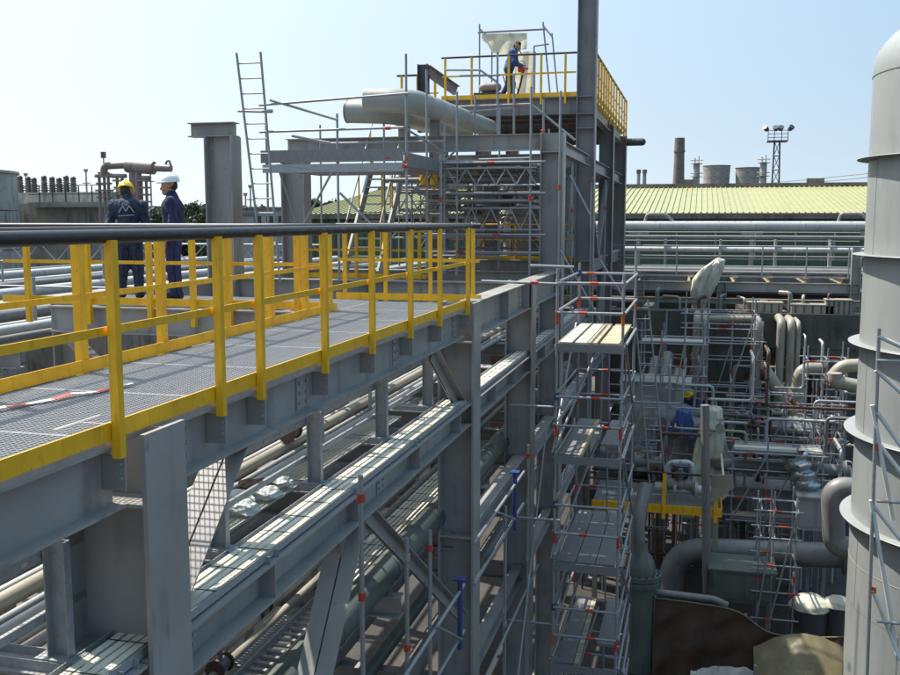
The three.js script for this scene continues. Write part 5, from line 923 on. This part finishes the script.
for (const [px0, px1, yt, z, l, m] of [[690, 772, 183.5, -130, 'low grey roof visible over the ridge of the green shed', 'brick'], [240, 300, 207, -150, 'low pale factory block on the skyline behind the long ladder', 'shed'], [168, 212, 212, -110, 'low grey shed behind the man in the white helmet', 'shed'], [300, 345, 214, -160, 'far factory block beside the end of the green shed', 'shed']]) {
  const a = far(px0, 219, z), b = far(px1, 219, z), y = far((px0 + px1) / 2, yt, z)[1], T = new Thing('factory_block', l, 'building', [(a[0] + b[0]) / 2, GY, z]);
  T.part('wall', bx(a[0], b[0], GY, y - 0.4, z - 12, z), M[m]); T.part('roof', bx(a[0] - 0.3, b[0] + 0.3, y - 0.4, y, z - 12.3, z + 0.3), M.brick);
  for (let i = 0; i < 5; i++) { const x = a[0] + (b[0] - a[0]) * (i + 0.5) / 5; T.part('window', bx(x - 0.6, x + 0.6, y - 2.6, y - 1.5, z, z + 0.06), M.glass); }
}
// overhead wires
solo('overhead_wire', 'thin overhead wires crossing the sky beside the grey vessel', 'wires', [0, 4].map(k => { const a = far(560, 196 + k * 0.5, -140), b = far(900, 170 + k, -140), c = new THREE.QuadraticBezierCurve3(V(...a), V((a[0] + b[0]) / 2, (a[1] + b[1]) / 2 - 0.9, -140), V(...b)); return new THREE.TubeGeometry(c, 24, 0.03, 5, false); }), M.steelDark, far(700, 190, -140));
for (const [px, py, l] of [[900, 170, 'plain wire pole behind the tall grey vessel'], [560, 195, 'plain wire pole behind the pipe rack and green shed']]) { const q = far(px, py, -140.2), T = new Thing('utility_pole', l, 'pole', [q[0], GY, q[2]]); T.part('pole', cyl([q[0], GY, q[2]], [q[0], q[1] + 0.3, q[2]], 0.22, 0.16, 10), M.steelDark); T.part('cross_arm', bx(q[0] - 0.8, q[0] + 0.8, q[1] - 0.1, q[1] + 0.05, q[2] - 0.36, q[2] - 0.24), M.steelDark); }

/* ------------------------------------------------------------------ left background */
{ // corrugated tank at the left edge
  const q = ray(19.5, 219), R = 5, D0 = 54, az = Math.atan2(q.x, -q.z) - Math.asin(R / D0), xc = D0 * Math.sin(az), z = -D0 * Math.cos(az), yt = far(5, 169, z)[1], T = new Thing('storage_tank', 'grey corrugated storage tank at the edge of the yard', 'tank', [xc, GY, z]);
  for (let i = 0; i < 7; i++) T.part('shell_course', cyl([xc, GY + i * (yt - GY) / 7 + 0.02, z], [xc, GY + (i + 1) * (yt - GY) / 7 - 0.02, z], R - 0.02 * (i % 2), R - 0.02 * (i % 2), 48), M.shed);
  T.part('rim', cyl([xc, yt - 0.12, z], [xc, yt, z], R + 0.12, R + 0.12, 48), M.shed); const v = far(9, 160, z); T.part('roof_vent', [cyl([v[0], yt, z + 3], [v[0], yt + 0.45, z + 3], 0.12), cyl([v[0], yt + 0.3, z + 3], [v[0] - 0.15, yt + 0.75, z + 3], 0.2, 0.12), cyl([v[0] + 0.25, yt, z + 3], [v[0] + 0.25, yt + 0.3, z + 3], 0.1)], M.brick);
}
{ // concrete switch house with insulators
  const z = -46, a = far(36, 219, z), b = far(104, 219, z), yt = far(70, 191.5, z)[1], ym = far(70, 203.5, z)[1];
  const T = new Thing('switch_house', 'long pale concrete switch house with a walkway ledge and railing', 'building', [(a[0] + b[0]) / 2, GY, z]);
  T.part('wall', bx(a[0] - 10, b[0] + 0.4, GY, ym - 0.01, z - 3.4, z), M.concretePale); T.part('upper_wall', bx(a[0] - 10, b[0], ym, yt, z - 3.4, z - 0.8), M.shed); T.part('ledge', bx(a[0], b[0] + 0.5, ym - 0.2, ym + 0.05, z, z + 0.6), M.concretePale);
  for (let px = 47; px < 106; px += 13) { const x = far(px, 219, z)[0]; T.part('railing_post', bx(x - 0.025, x + 0.025, ym + 0.05, far(px, 186, z)[1], z + 0.5, z + 0.55), M.steelDark); }
  for (const k of [0.5, 1]) T.part('railing_bar', bx(a[0], b[0] + 0.5, ym + (far(70, 186, z)[1] - ym) * k, ym + (far(70, 186, z)[1] - ym) * k + 0.04, z + 0.5, z + 0.55), M.steelDark);
  [22, 30, 36, 46, 54, 61, 68, 75].forEach((px, i) => { const p = far(px, 219, z - 2), h = far(px, 178 + (i % 3), z - 2)[1], I = new Thing('insulator', 'ribbed brown insulator standing in a row on the switch house roof', 'insulator', [p[0], yt, z - 2], { group: 'insulators on the switch house' }); const pf = []; for (let k = 0; k <= 12; k++) pf.push(new THREE.Vector2((k % 2 ? 0.14 : 0.24) * (1.15 - 0.4 * k / 12), yt + (h - yt) * k / 12)); I.part('ribbed_body', new THREE.LatheGeometry(pf, 10).translate(p[0], 0, z - 2), M.brick); I.part('head', [new THREE.SphereGeometry(0.16, 10, 8).translate(p[0], h, z - 2), cyl([p[0], h, z - 2], [p[0] + 0.2, h - 0.35, z - 1.8], 0.05)], M.steelDark); });
  const lp = far(70, 166, z - 3); const La = new Thing('lamp_pole', 'thin lamp pole with a drooping arm behind the switch house', 'lamp', [lp[0], GY, z - 9]); La.part('pole', cyl([lp[0], GY, z - 9], [lp[0], lp[1] + 0.4, z - 9], 0.07, 0.05, 8), M.shed); La.part('lamp', cyl([lp[0] + 0.1, lp[1], z - 9], [lp[0] + 0.1, lp[1] + 0.5, z - 9], 0.16, 0.2, 8), M.shed); La.part('arm', pipeGeo([[lp[0] + 0.1, lp[1] - 1, z - 9], [lp[0] + 1.1, lp[1] - 1, z - 9], [lp[0] + 1.1, lp[1] - 1.3, z - 9]], 0.03, 0.2), M.shed);
}
{ // overhead pipe manifold
  const z = -40, f = (px, py) => far(px, py, z), T = new Thing('pipe_manifold', 'reddish grey pipe manifold with stacked valves standing behind the men', 'pipework', [f(135, 219)[0], GY, z]);
  T.part('header', pipeGeo([f(104, 176), f(104, 166), f(130, 164.5), f(152, 167.5), f(171, 168.5)], 0.17, 0.3, 12), mat('pinkPipe', [0.34, 0.27, 0.265], 0.75, tConc)); T.part('main_pipe', [cyl(f(127, 166), f(154, 168), 0.3, 0.3, 14)], M.pinkPipe);
  for (const [px, y] of [[133, 168], [137.5, 168]]) { const p = f(px, y); T.part('stand', cyl([p[0], GY, z], p, 0.17, 0.17, 10), M.pinkPipe); }
  for (const px of [99, 104, 108, 117, 122, 141, 146]) { const p = f(px, px > 110 ? 176 : 172); const s = T.part('valve_stack', cyl([p[0], GY, z], p, 0.07, 0.07, 8), M.pinkPipe); for (let k = 0; k < 4; k++) T.part('flange', cyl([p[0], p[1] - 0.25 - k * 0.32, z], [p[0], p[1] - 0.17 - k * 0.32, z], 0.22 - 0.05 * (k % 2), 0.22 - 0.05 * (k % 2), 10), M.pinkPipe, s); }
  for (const [a, b, y] of [[96, 112, 175.5], [112, 126, 176], [138, 150, 178]]) T.part('cross_bar', cyl(f(a, y), f(b, y), 0.1, 0.1, 8), M.pinkPipe);
  const l = f(103.5, 158); T.part('signal_lamp', [cyl([l[0], f(0, 166)[1], z], l, 0.03), cyl(l, [l[0], l[1] + 0.28, z], 0.12, 0.12, 10)], M.brick);
  T.part('relief_pipe', pipeGeo([f(166, 168), f(166, 162), f(169, 160), f(171, 166)], 0.05, 0.1), M.pinkPipe);
}
for (const [px0, px1, yt, z, l] of [[22, 60, 205, -120, 'pale far shed behind the row of insulators'], [60, 110, 208, -135, 'long pale far shed behind the switch house railing'], [106, 150, 206, -125, 'pale far block behind the pipe manifold'], [146, 176, 209, -140, 'far pale block behind the man in the yellow helmet']]) { const a = far(px0, 219, z), b = far(px1, 219, z), y = far(px0, yt, z)[1], T = new Thing('far_shed', l, 'building', [(a[0] + b[0]) / 2, GY, z]); T.part('wall', bx(a[0], b[0], GY, y - 0.5, z - 8, z), M.concretePale); T.part('roof', bx(a[0] - 0.3, b[0] + 0.3, y - 0.5, y, z - 8.3, z + 0.3), M.shed); for (let i = 0; i < 4; i++) { const x = a[0] + (b[0] - a[0]) * (i + 0.5) / 4; T.part('window', bx(x - 0.7, x + 0.7, y - 2.6, y - 1.4, z, z + 0.05), M.glass); } }
for (const [px, yt] of [[28, 176], [88, 172], [118, 178], [152, 170], [246, 196], [251, 188]]) { const z = -150, b = far(px, 219, z), y = far(px, yt, z)[1], T = new Thing('vent_mast', 'slim grey vent mast rising over the far sheds', 'mast', [b[0], GY, z], { group: 'vent masts over the far sheds' }); T.part('mast', cyl([b[0], GY, z], [b[0], y, z], 0.22, 0.14, 8), M.shed); T.part('cowl', cyl([b[0], y, z], [b[0], y + 0.5, z], 0.3, 0.4, 8), M.shed); T.part('gallery', cyl([b[0], y - 2, z], [b[0], y - 1.85, z], 0.7, 0.7, 10), M.shed); }
/* second, wider rack of bright pipes at the left */
{
  const T = new Thing('side_pipe_rack', 'wide low pipe rack of grey trestles left of the walkway', 'pipe rack', [-16, GY, -22]);
  for (let z = -7; z > -44; z -= 6) { beam(T, [-27, -2.2, z], [-10.4, -2.2, z], 0.3, 0.2); for (const x of [-11, -16.5, -22, -26.5]) T.part('post', hsec([x, GY + 0.06, z], [x, -2.36, z], 0.3, 0.3, 0.02, 0.014, [1, 0, 0]), M.steel); }
  [[-11.2, 0.1], [-11.8, 0.16], [-12.6, 0.1], [-13.3, 0.22], [-14.2, 0.12], [-15.0, 0.2], [-16.0, 0.12], [-17.0, 0.25], [-18.2, 0.15], [-19.5, 0.2], [-21, 0.15], [-22.8, 0.25], [-24.6, 0.2]].forEach(([x, r], i) => pipe(`${r > 0.18 ? 'thick' : 'thin'} silver-grey pipe on the low side rack, ${ord[i]} from the walkway`, [[x, -2.05 + r * 0.62, -5], [x, -2.05 + r * 0.62, -44]], r * 0.62, i % 3 ? M.pipeWhite : M.pipeGrey, { group: 'pipes on the side rack' }));
  const S = new Scaffold('scaffold', 'white lattice girder and tubes behind the men on the side rack', 'scaffold', [-16, -2, -24]);
  S.truss([-24, -1.25, -25], [-9.8, -1.25, -25], 0.55, 13, 0.026); S.tube([-24, -0.4, -25.1], [-9.8, -0.4, -25.1], 'ledger'); S.tube([-22, -1.6, -20], [-10, -1.6, -20], 'ledger');
  for (const x of [-24, -20.5, -17, -13.5, -10]) S.tube([x, -2.05, -25.06], [x, -0.2, -25.06], 'standard', 0.03); for (const x of [-13.6, -12.4]) S.tube([x, -2.05, -16], [x, -1.1, -16], 'standard', 0.035);
  for (let i = 0; i < 4; i++) S.plank(-13 + i * 0.55, -12.5 + i * 0.55, -22, -19.8, -1.54, i % 2 ? M.plankPale : M.plank);
}
/* ------------------------------------------------------------------ trees */
function tree(label, base, h, r, m, n, shape) {
  const T = new Thing('tree', label, 'tree', base, { group: 'trees on the skyline' });
  T.part('trunk', [cyl(base, [base[0], base[1] + h * 0.55, base[2]], r * 0.09, r * 0.05, 8), ...[0, 1, 2, 3].map(k => cyl([base[0], base[1] + h * (0.3 + k * 0.07), base[2]], [base[0] + Math.cos(k * 1.9) * r * 0.5, base[1] + h * (0.55 + k * 0.06), base[2] + Math.sin(k * 1.9) * r * 0.5], r * 0.04, r * 0.015, 6))], M.bark);
  const pos = [], nor = [], cl2 = []; for (let k = 0; k < 14; k++) { const t = rnd(), a = rnd() * 6.283, rad = shape === 'poplar' ? r * 0.35 * (1 - t * 0.6) : r * 0.62 * Math.sqrt(rnd()); cl2.push([base[0] + Math.cos(a) * rad, base[1] + h * (0.34 + 0.56 * t), base[2] + Math.sin(a) * rad, r * (shape === 'poplar' ? 0.28 : 0.42) * rr(0.7, 1.1)]); }
  for (let i = 0; i < n; i++) { const c = cl2[i % 14], d = V(rr(-1, 1), rr(-1, 1), rr(-1, 1)).normalize().multiplyScalar(c[3] * Math.pow(rnd(), 0.4)), s = r * rr(0.045, 0.09), u = V(rr(-1, 1), rr(-1, 1), rr(-1, 1)).normalize(), w = u.clone().cross(V(rr(-1, 1), rr(-1, 1), rr(-1, 1))).normalize(), o = V(c[0], c[1], c[2]).add(d), nn = u.clone().cross(w); for (const [a, b] of [[-1, -0.5], [1, -0.5], [0, 1]]) { const v = o.clone().addScaledVector(u, a * s).addScaledVector(w, b * s); pos.push(v.x, v.y, v.z); nor.push(nn.x, nn.y, nn.z); } }
  const g = new THREE.BufferGeometry(); g.setAttribute('position', new THREE.Float32BufferAttribute(pos, 3)); g.setAttribute('normal', new THREE.Float32BufferAttribute(nor, 3)); g.setAttribute('uv', new THREE.Float32BufferAttribute(new Float32Array(pos.length / 3 * 2), 2));
  T.part('crown', g, m);
}
const treeAt = (px, py, z, r, m, l, s) => { const b = far(px, 219, z), y = far(px, py, z)[1]; tree(l, [b[0], GY, z], y - GY, r, m, 2600, s); };
for (const [px, py] of [[172, 196], [180, 194], [188, 195], [196, 197], [204, 198], [160, 197], [211, 200]]) treeAt(px, py, -95 - rnd() * 10, 2.6, M.leaf, 'leafy green tree behind the low grey shed');
for (const [px, py, s] of [[312, 196, 'poplar'], [318, 190, 'poplar'], [324, 194, 'round'], [331, 197, 'round'], [338, 199, 'round'], [304, 198, 'round'], [345, 201, 'round'], [355, 202, 'round'], [228, 204, 'round'], [258, 205, 'round'], [280, 206, 'round']]) treeAt(px, py, -210 - rnd() * 20, 5, M.leafDark, 'dark distant tree on the skyline behind the rack', s);
/* ------------------------------------------------------------------ people */
function fieldMesh(bones, center, half, n, k, wr = 0) {          // smooth union of tapered capsules -> mesh with vertex colours
  const mc = new MarchingCubes(n, M.figure, false, false, 60000); mc.isolation = 0;
  const B = bones.map(b => { const a = V(...b[0]), q = V(...b[1]), d = q.clone().sub(a); return { a, d, l2: Math.max(1e-9, d.lengthSq()), r0: b[2], r1: b[3], c: b[4], k: b[5] || k }; });
  const D = (b, x, y, z) => { const ax = x - b.a.x, ay = y - b.a.y, az = z - b.a.z; let t = (ax * b.d.x + ay * b.d.y + az * b.d.z) / b.l2; t = t < 0 ? 0 : t > 1 ? 1 : t; return Math.hypot(ax - b.d.x * t, ay - b.d.y * t, az - b.d.z * t) - (b.r0 + (b.r1 - b.r0) * t); };
  const h = n / 2;
  for (let z = 0; z < n; z++) for (let y = 0; y < n; y++) for (let x = 0; x < n; x++) {
    const px = center[0] + (x - h) / h * half, py = center[1] + (y - h) / h * half, pz = center[2] + (z - h) / h * half; let d = 1e3;
    for (const b of B) { const e = D(b, px, py, pz); if (d > 900) { d = e; continue; } if (e - d > b.k) continue; if (d - e > b.k) { d = e; continue; } const m = Math.max(0, 1 - Math.abs(d - e) / b.k); d = Math.min(d, e) - m * m * b.k / 4; }
    if (wr && d < 0.06 && d > -0.06) d += wr * (noise.noise(px * 9, py * 6, pz * 9) + 0.7 * noise.noise(px * 19 + 3, py * 13, pz * 19));
    mc.field[x + y * n + z * n * n] = -d;
  }
  mc.update();
  const c = mc.count, pos = new Float32Array(c * 3), nor = new Float32Array(c * 3), col = new Float32Array(c * 3);
  for (let i = 0; i < c; i++) {
    const x = center[0] + mc.positionArray[3 * i] * half, y = center[1] + mc.positionArray[3 * i + 1] * half, z = center[2] + mc.positionArray[3 * i + 2] * half;
    pos.set([x, y, z], 3 * i); const nn = V(mc.normalArray[3 * i], mc.normalArray[3 * i + 1], mc.normalArray[3 * i + 2]).normalize(); nor.set([nn.x, nn.y, nn.z], 3 * i);
    let best = 1e9, bc = B[0].c; for (const b of B) { const e = D(b, x, y, z); if (e < best) { best = e; bc = b.c; } } col.set(bc, 3 * i);
  }
  const g = new THREE.BufferGeometry(); g.setAttribute('position', new THREE.BufferAttribute(pos, 3)); g.setAttribute('normal', new THREE.BufferAttribute(nor, 3)); g.setAttribute('color', new THREE.BufferAttribute(col, 3)); g.setAttribute('uv', new THREE.BufferAttribute(new Float32Array(c * 2), 2)); return g;
}
const SKIN = [0.42, 0.24, 0.16], HAIR = [0.03, 0.022, 0.018], BOOT = [0.025, 0.022, 0.02];
function person(label, pos, yaw, o) {
  const s = o.suit, tr2 = o.trousers || s, j = o.j, T = new Thing('person', label, 'person', pos), bones = [];
  const B = (a, b, r0, r1, c, k) => bones.push([a, b, r0, r1, c, k]);
  B([j.hip[0] - 0.07, j.hip[1], j.hip[2]], [j.hip[0] + 0.07, j.hip[1], j.hip[2]], 0.125, 0.125, tr2); B(j.hip, j.waist, 0.13, 0.135, s); B(j.waist, j.chest, 0.14, 0.155, s);
  B([j.chest[0] - 0.08, j.chest[1] + 0.02, j.chest[2]], [j.chest[0] + 0.08, j.chest[1] + 0.02, j.chest[2]], 0.135, 0.135, s); B(j.chest, j.neck, 0.12, 0.065, s); B(j.neck, j.head, 0.062, 0.055, SKIN, 0.02);
  B([j.neck[0], j.neck[1] - 0.03, j.neck[2] - 0.01], [j.neck[0], j.neck[1] + 0.02, j.neck[2]], 0.085, 0.075, s, 0.02);
  for (const q of ['L', 'R']) {
    const l = j['leg' + q], a = j['arm' + q], sg = q === 'L' ? -1 : 1;
    B(l[0], l[1], 0.112, 0.082, tr2); B(l[1], l[2], 0.085, 0.07, tr2); B([l[2][0], l[2][1] - 0.02, l[2][2]], l[3], 0.06, 0.05, BOOT, 0.02); B(l[2], [l[2][0], l[2][1] - 0.04, l[2][2] - 0.03], 0.06, 0.055, BOOT, 0.02);
    B([j.chest[0] + sg * 0.09, j.chest[1] + 0.07, j.chest[2]], a[0], 0.09, 0.075, s); B(a[0], a[1], 0.074, 0.058, s); B(a[1], a[2], 0.064, 0.05, s); B(a[2], a[2].map((v, i) => v + (v - a[1][i]) * 0.12), 0.034, 0.03, SKIN, 0.01);
  }
  const gs = [fieldMesh(bones, [0, 0.9, j.waist[2]], 1.0, 104, 0.06, 0.011)];
  // head with jaw, nose, ears, hair
  const h = j.head, f = j.face, up = j.up || [0, 1, 0], F = V(...f).normalize(), U = V(...up).normalize(), Rg = F.clone().cross(U).normalize(), hp = (r, u, w) => V(...h).addScaledVector(Rg, r).addScaledVector(U, u).addScaledVector(F, w).toArray();
  gs.push(fieldMesh([[hp(0, 0.07, -0.012), hp(0, 0.05, 0.02), 0.094, 0.088, SKIN], [hp(0, 0.02, 0.03), hp(0, -0.055, 0.062), 0.07, 0.045, SKIN], [hp(0, 0.035, 0.1), hp(0, 0.0, 0.118), 0.012, 0.018, SKIN, 0.015], [hp(-0.035, -0.03, 0.088), hp(0.035, -0.03, 0.088), 0.013, 0.013, [0.33, 0.14, 0.11], 0.012], [hp(-0.034, 0.042, 0.09), hp(-0.03, 0.042, 0.09), 0.012, 0.012, [0.02, 0.015, 0.015], 0.006], [hp(0.034, 0.042, 0.09), hp(0.03, 0.042, 0.09), 0.012, 0.012, [0.02, 0.015, 0.015], 0.006], [hp(-0.092, 0.03, -0.01), hp(-0.092, -0.005, -0.005), 0.02, 0.014, SKIN, 0.012], [hp(0.092, 0.03, -0.01), hp(0.092, -0.005, -0.005), 0.02, 0.014, SKIN, 0.012], [hp(0, 0.1, -0.03), hp(0, 0.02, -0.055), 0.082, 0.07, HAIR, 0.02], [hp(-0.03, 0.12, 0.02), hp(0.03, 0.12, 0.02), 0.062, 0.062, HAIR, 0.02], [hp(0, -0.02, -0.02), V(...h).lerp(V(...j.neck), 0.8).toArray(), 0.058, 0.06, SKIN]], h, 0.24, 56, 0.03));
  // hands: palm, thumb and four fingers curled about what they hold
  for (const q of ['L', 'R']) {
    const a = j['arm' + q], w = V(...a[2]), d = w.clone().sub(V(...a[1])).normalize(), sd = d.clone().cross(V(0, 0, 1)).normalize(); if (sd.lengthSq() < 0.1) sd.set(1, 0, 0); const cr = d.clone().cross(sd).normalize().multiplyScalar(q === 'L' ? 1 : -1);
    const p = (l, s2, c) => w.clone().addScaledVector(d, l).addScaledVector(sd, s2).addScaledVector(cr, c).toArray(), fb = [[p(0.02, 0, 0), p(0.085, 0, 0), 0.03, 0.026, SKIN], [p(0.05, -0.026, 0), p(0.09, -0.03, 0), 0.018, 0.016, SKIN], [p(0.05, 0.026, 0), p(0.09, 0.03, 0), 0.018, 0.016, SKIN]];
    [[-0.031, 0.06], [-0.0105, 0.075], [0.0105, 0.07], [0.031, 0.052]].forEach(([s2, L]) => { fb.push([p(0.095, s2, 0), p(0.095 + L * 0.45, s2, 0.014), 0.0095, 0.009, SKIN, 0.006], [p(0.095 + L * 0.45, s2, 0.014), p(0.095 + L * 0.75, s2, 0.04), 0.009, 0.008, SKIN, 0.006]); });
    fb.push([p(0.03, -0.03, 0.005), p(0.065, -0.062, 0.02), 0.013, 0.011, SKIN, 0.01], [p(0.065, -0.062, 0.02), p(0.095, -0.062, 0.036), 0.011, 0.009, SKIN, 0.006]);
    gs.push(fieldMesh(fb, p(0.085, 0, 0.01), 0.13, 44, 0.016));
  }
  const rot = g => g.rotateY(yaw).translate(...pos);
  T.part('body', gs.map(rot), M.figure);
  if (o.helmet) {
    const hm = new THREE.SphereGeometry(0.13, 24, 12, 0, 6.2832, 0, Math.PI / 2); hm.scale(0.92, 1.02, 1.12); const q = new THREE.Quaternion().setFromRotationMatrix(new THREE.Matrix4().makeBasis(Rg.clone().negate(), U, F));
    const br = new THREE.CylinderGeometry(0.135, 0.14, 0.012, 24).scale(0.95, 1, 1.15).translate(0, 0, 0.005), pk = new THREE.CylinderGeometry(0.1, 0.1, 0.012, 20).scale(1, 1, 0.7).translate(0, -0.002, 0.12), rid = new THREE.TorusGeometry(0.137, 0.012, 6, 20, Math.PI).rotateY(Math.PI / 2).scale(1, 0.98, 1.02);
    const hg = [hm, br, pk, rid].map(g => g.applyQuaternion(q).translate(...hp(0, 0.085, -0.005))); T.part('helmet', hg.map(rot), o.helmet);
  }
  for (const [n, g, m] of o.extra ? o.extra(j, hp) : []) T.part(n, [g].flat().map(rot), m);
  return T;
}
const NAVY = [0.022, 0.032, 0.07], NAVY2 = [0.018, 0.02, 0.075], BLUE = [0.03, 0.075, 0.22];
const stand = { hip: [0, 0.96, 0], waist: [0, 1.1, 0], chest: [0, 1.32, 0], neck: [0, 1.5, 0.0], head: [0, 1.6, 0.03], face: [0, 0, 1], legL: [[-0.09, 0.92, 0], [-0.11, 0.5, 0.02], [-0.13, 0.1, -0.02], [-0.15, 0.05, 0.14]], legR: [[0.09, 0.92, 0], [0.11, 0.5, 0.02], [0.13, 0.1, -0.02], [0.16, 0.05, 0.14]], armL: [[-0.21, 1.41, 0], [-0.27, 1.14, -0.02], [-0.24, 0.92, 0.08]], armR: [[0.21, 1.41, 0], [0.27, 1.14, -0.02], [0.24, 0.92, 0.08]] };
// man seen from behind, head bent, hands in front of him (local +z is forward, turned to face away)
person('man in navy work suit and yellow helmet seen from behind with his head bent', [PZ(128, 219, -12.95)[0], -1.198, -12.95], -2.62, {
  suit: NAVY, helmet: M.helmetY, j: { ...stand, chest: [0, 1.33, 0.02], neck: [0, 1.5, 0.06], head: [0.02, 1.57, 0.13], face: [-0.15, -0.55, 1], up: [0, 1, 0.5], armL: [[-0.2, 1.4, 0.02], [-0.27, 1.12, 0.0], [-0.14, 0.99, 0.22]], armR: [[0.2, 1.4, 0.02], [0.27, 1.12, 0.0], [0.14, 0.99, 0.22]] },
  extra: () => { const z = -0.15, b = (x0, y0, x1, y1, w = 0.014) => bar([x0, y0, z], [x1, y1, z + 0.01], w, 0.02, [0, 0, 1]); return [['back_print', [b(0.12, 1.3, 0.06, 1.4), b(0.06, 1.4, 0.02, 1.32), b(0.02, 1.32, -0.03, 1.4), b(-0.03, 1.4, -0.1, 1.3), b(0.13, 1.25, -0.1, 1.265, 0.012)], M.mark]]; }
});
person('man in dark navy suit and white helmet standing in profile facing the other man', [PZ(173, 219, -12.9)[0], -1.198, -12.9], -1.2, {
  suit: NAVY2, helmet: M.helmetW, j: { ...stand, chest: [0, 1.36, 0], neck: [0, 1.55, 0.01], head: [0, 1.66, 0.04], face: [0, -0.15, 1], hip: [0, 1.0, 0], waist: [0, 1.14, 0], armL: [[-0.21, 1.45, 0], [-0.27, 1.17, -0.05], [-0.24, 0.93, 0.05]], armR: [[0.21, 1.45, 0], [0.27, 1.17, -0.05], [0.24, 0.94, 0.06]] },
  extra: () => [['sleeve_stripe', [bar([-0.285, 1.44, 0.03], [-0.335, 1.2, -0.02], 0.012, 0.014)], M.mark]]
});
person('bare-headed man in blue overalls walking on the high platform with a red can', [PZ(510, 80, -29.0)[0], 3.502, -29.0], Math.PI / 2, {
  suit: BLUE, trousers: [0.03, 0.055, 0.13], j: { hip: [0, 0.94, -0.04], waist: [0, 1.08, 0], chest: [0, 1.3, 0.08], neck: [0, 1.47, 0.15], head: [0, 1.56, 0.2], face: [0, -0.5, 1], up: [0, 1, 0.45], legL: [[-0.09, 0.9, -0.04], [-0.1, 0.5, 0.1], [-0.11, 0.1, 0.1], [-0.12, 0.05, 0.26]], legR: [[0.09, 0.9, -0.04], [0.1, 0.5, -0.08], [0.11, 0.13, -0.32], [0.12, 0.05, -0.17]], armL: [[-0.21, 1.39, 0.1], [-0.25, 1.12, 0.16], [-0.17, 1.0, 0.38]], armR: [[0.21, 1.39, 0.1], [0.25, 1.12, 0.16], [0.17, 1.0, 0.38]] }
});
{
  const c = [PZ(521.5, 68, -29.0)[0], PZ(521.5, 68, -29.0)[1], -29.0], T = new Thing('red_can', 'red metal can held out by the man on the high platform', 'can', c);
  T.part('body', cyl([c[0], c[1] - 0.12, c[2]], [c[0], c[1] + 0.08, c[2]], 0.1, 0.12, 16), M.red); T.part('handle', new THREE.TorusGeometry(0.11, 0.01, 6, 16, Math.PI).translate(c[0], c[1] + 0.1, c[2]), M.galv); T.part('hose', pipeGeo([[c[0] + 0.05, c[1] - 0.1, c[2]], [c[0] - 0.02, c[1] - 0.45, c[2]], [c[0] - 0.15, 3.53, c[2] + 0.1], [c[0] - 0.7, 3.53, c[2] + 0.2]], 0.03, 0.2, 8), M.black);
}
person('man in dark clothing and yellow helmet on the scaffold deck behind the tower', [PZ(694, 383, -31.45)[0], -7.13, -31.45], -0.6, { suit: NAVY, helmet: M.helmetY, j: { ...stand, chest: [0, 1.3, 0.1], neck: [0, 1.46, 0.17], head: [0, 1.53, 0.23], face: [0, -0.5, 1], up: [0, 1, 0.5], armL: [[-0.21, 1.38, 0.1], [-0.27, 1.12, 0.2], [-0.18, 0.98, 0.42]], armR: [[0.21, 1.38, 0.1], [0.27, 1.12, 0.2], [0.18, 0.98, 0.42]] } });
renderer.render(scene, camera);
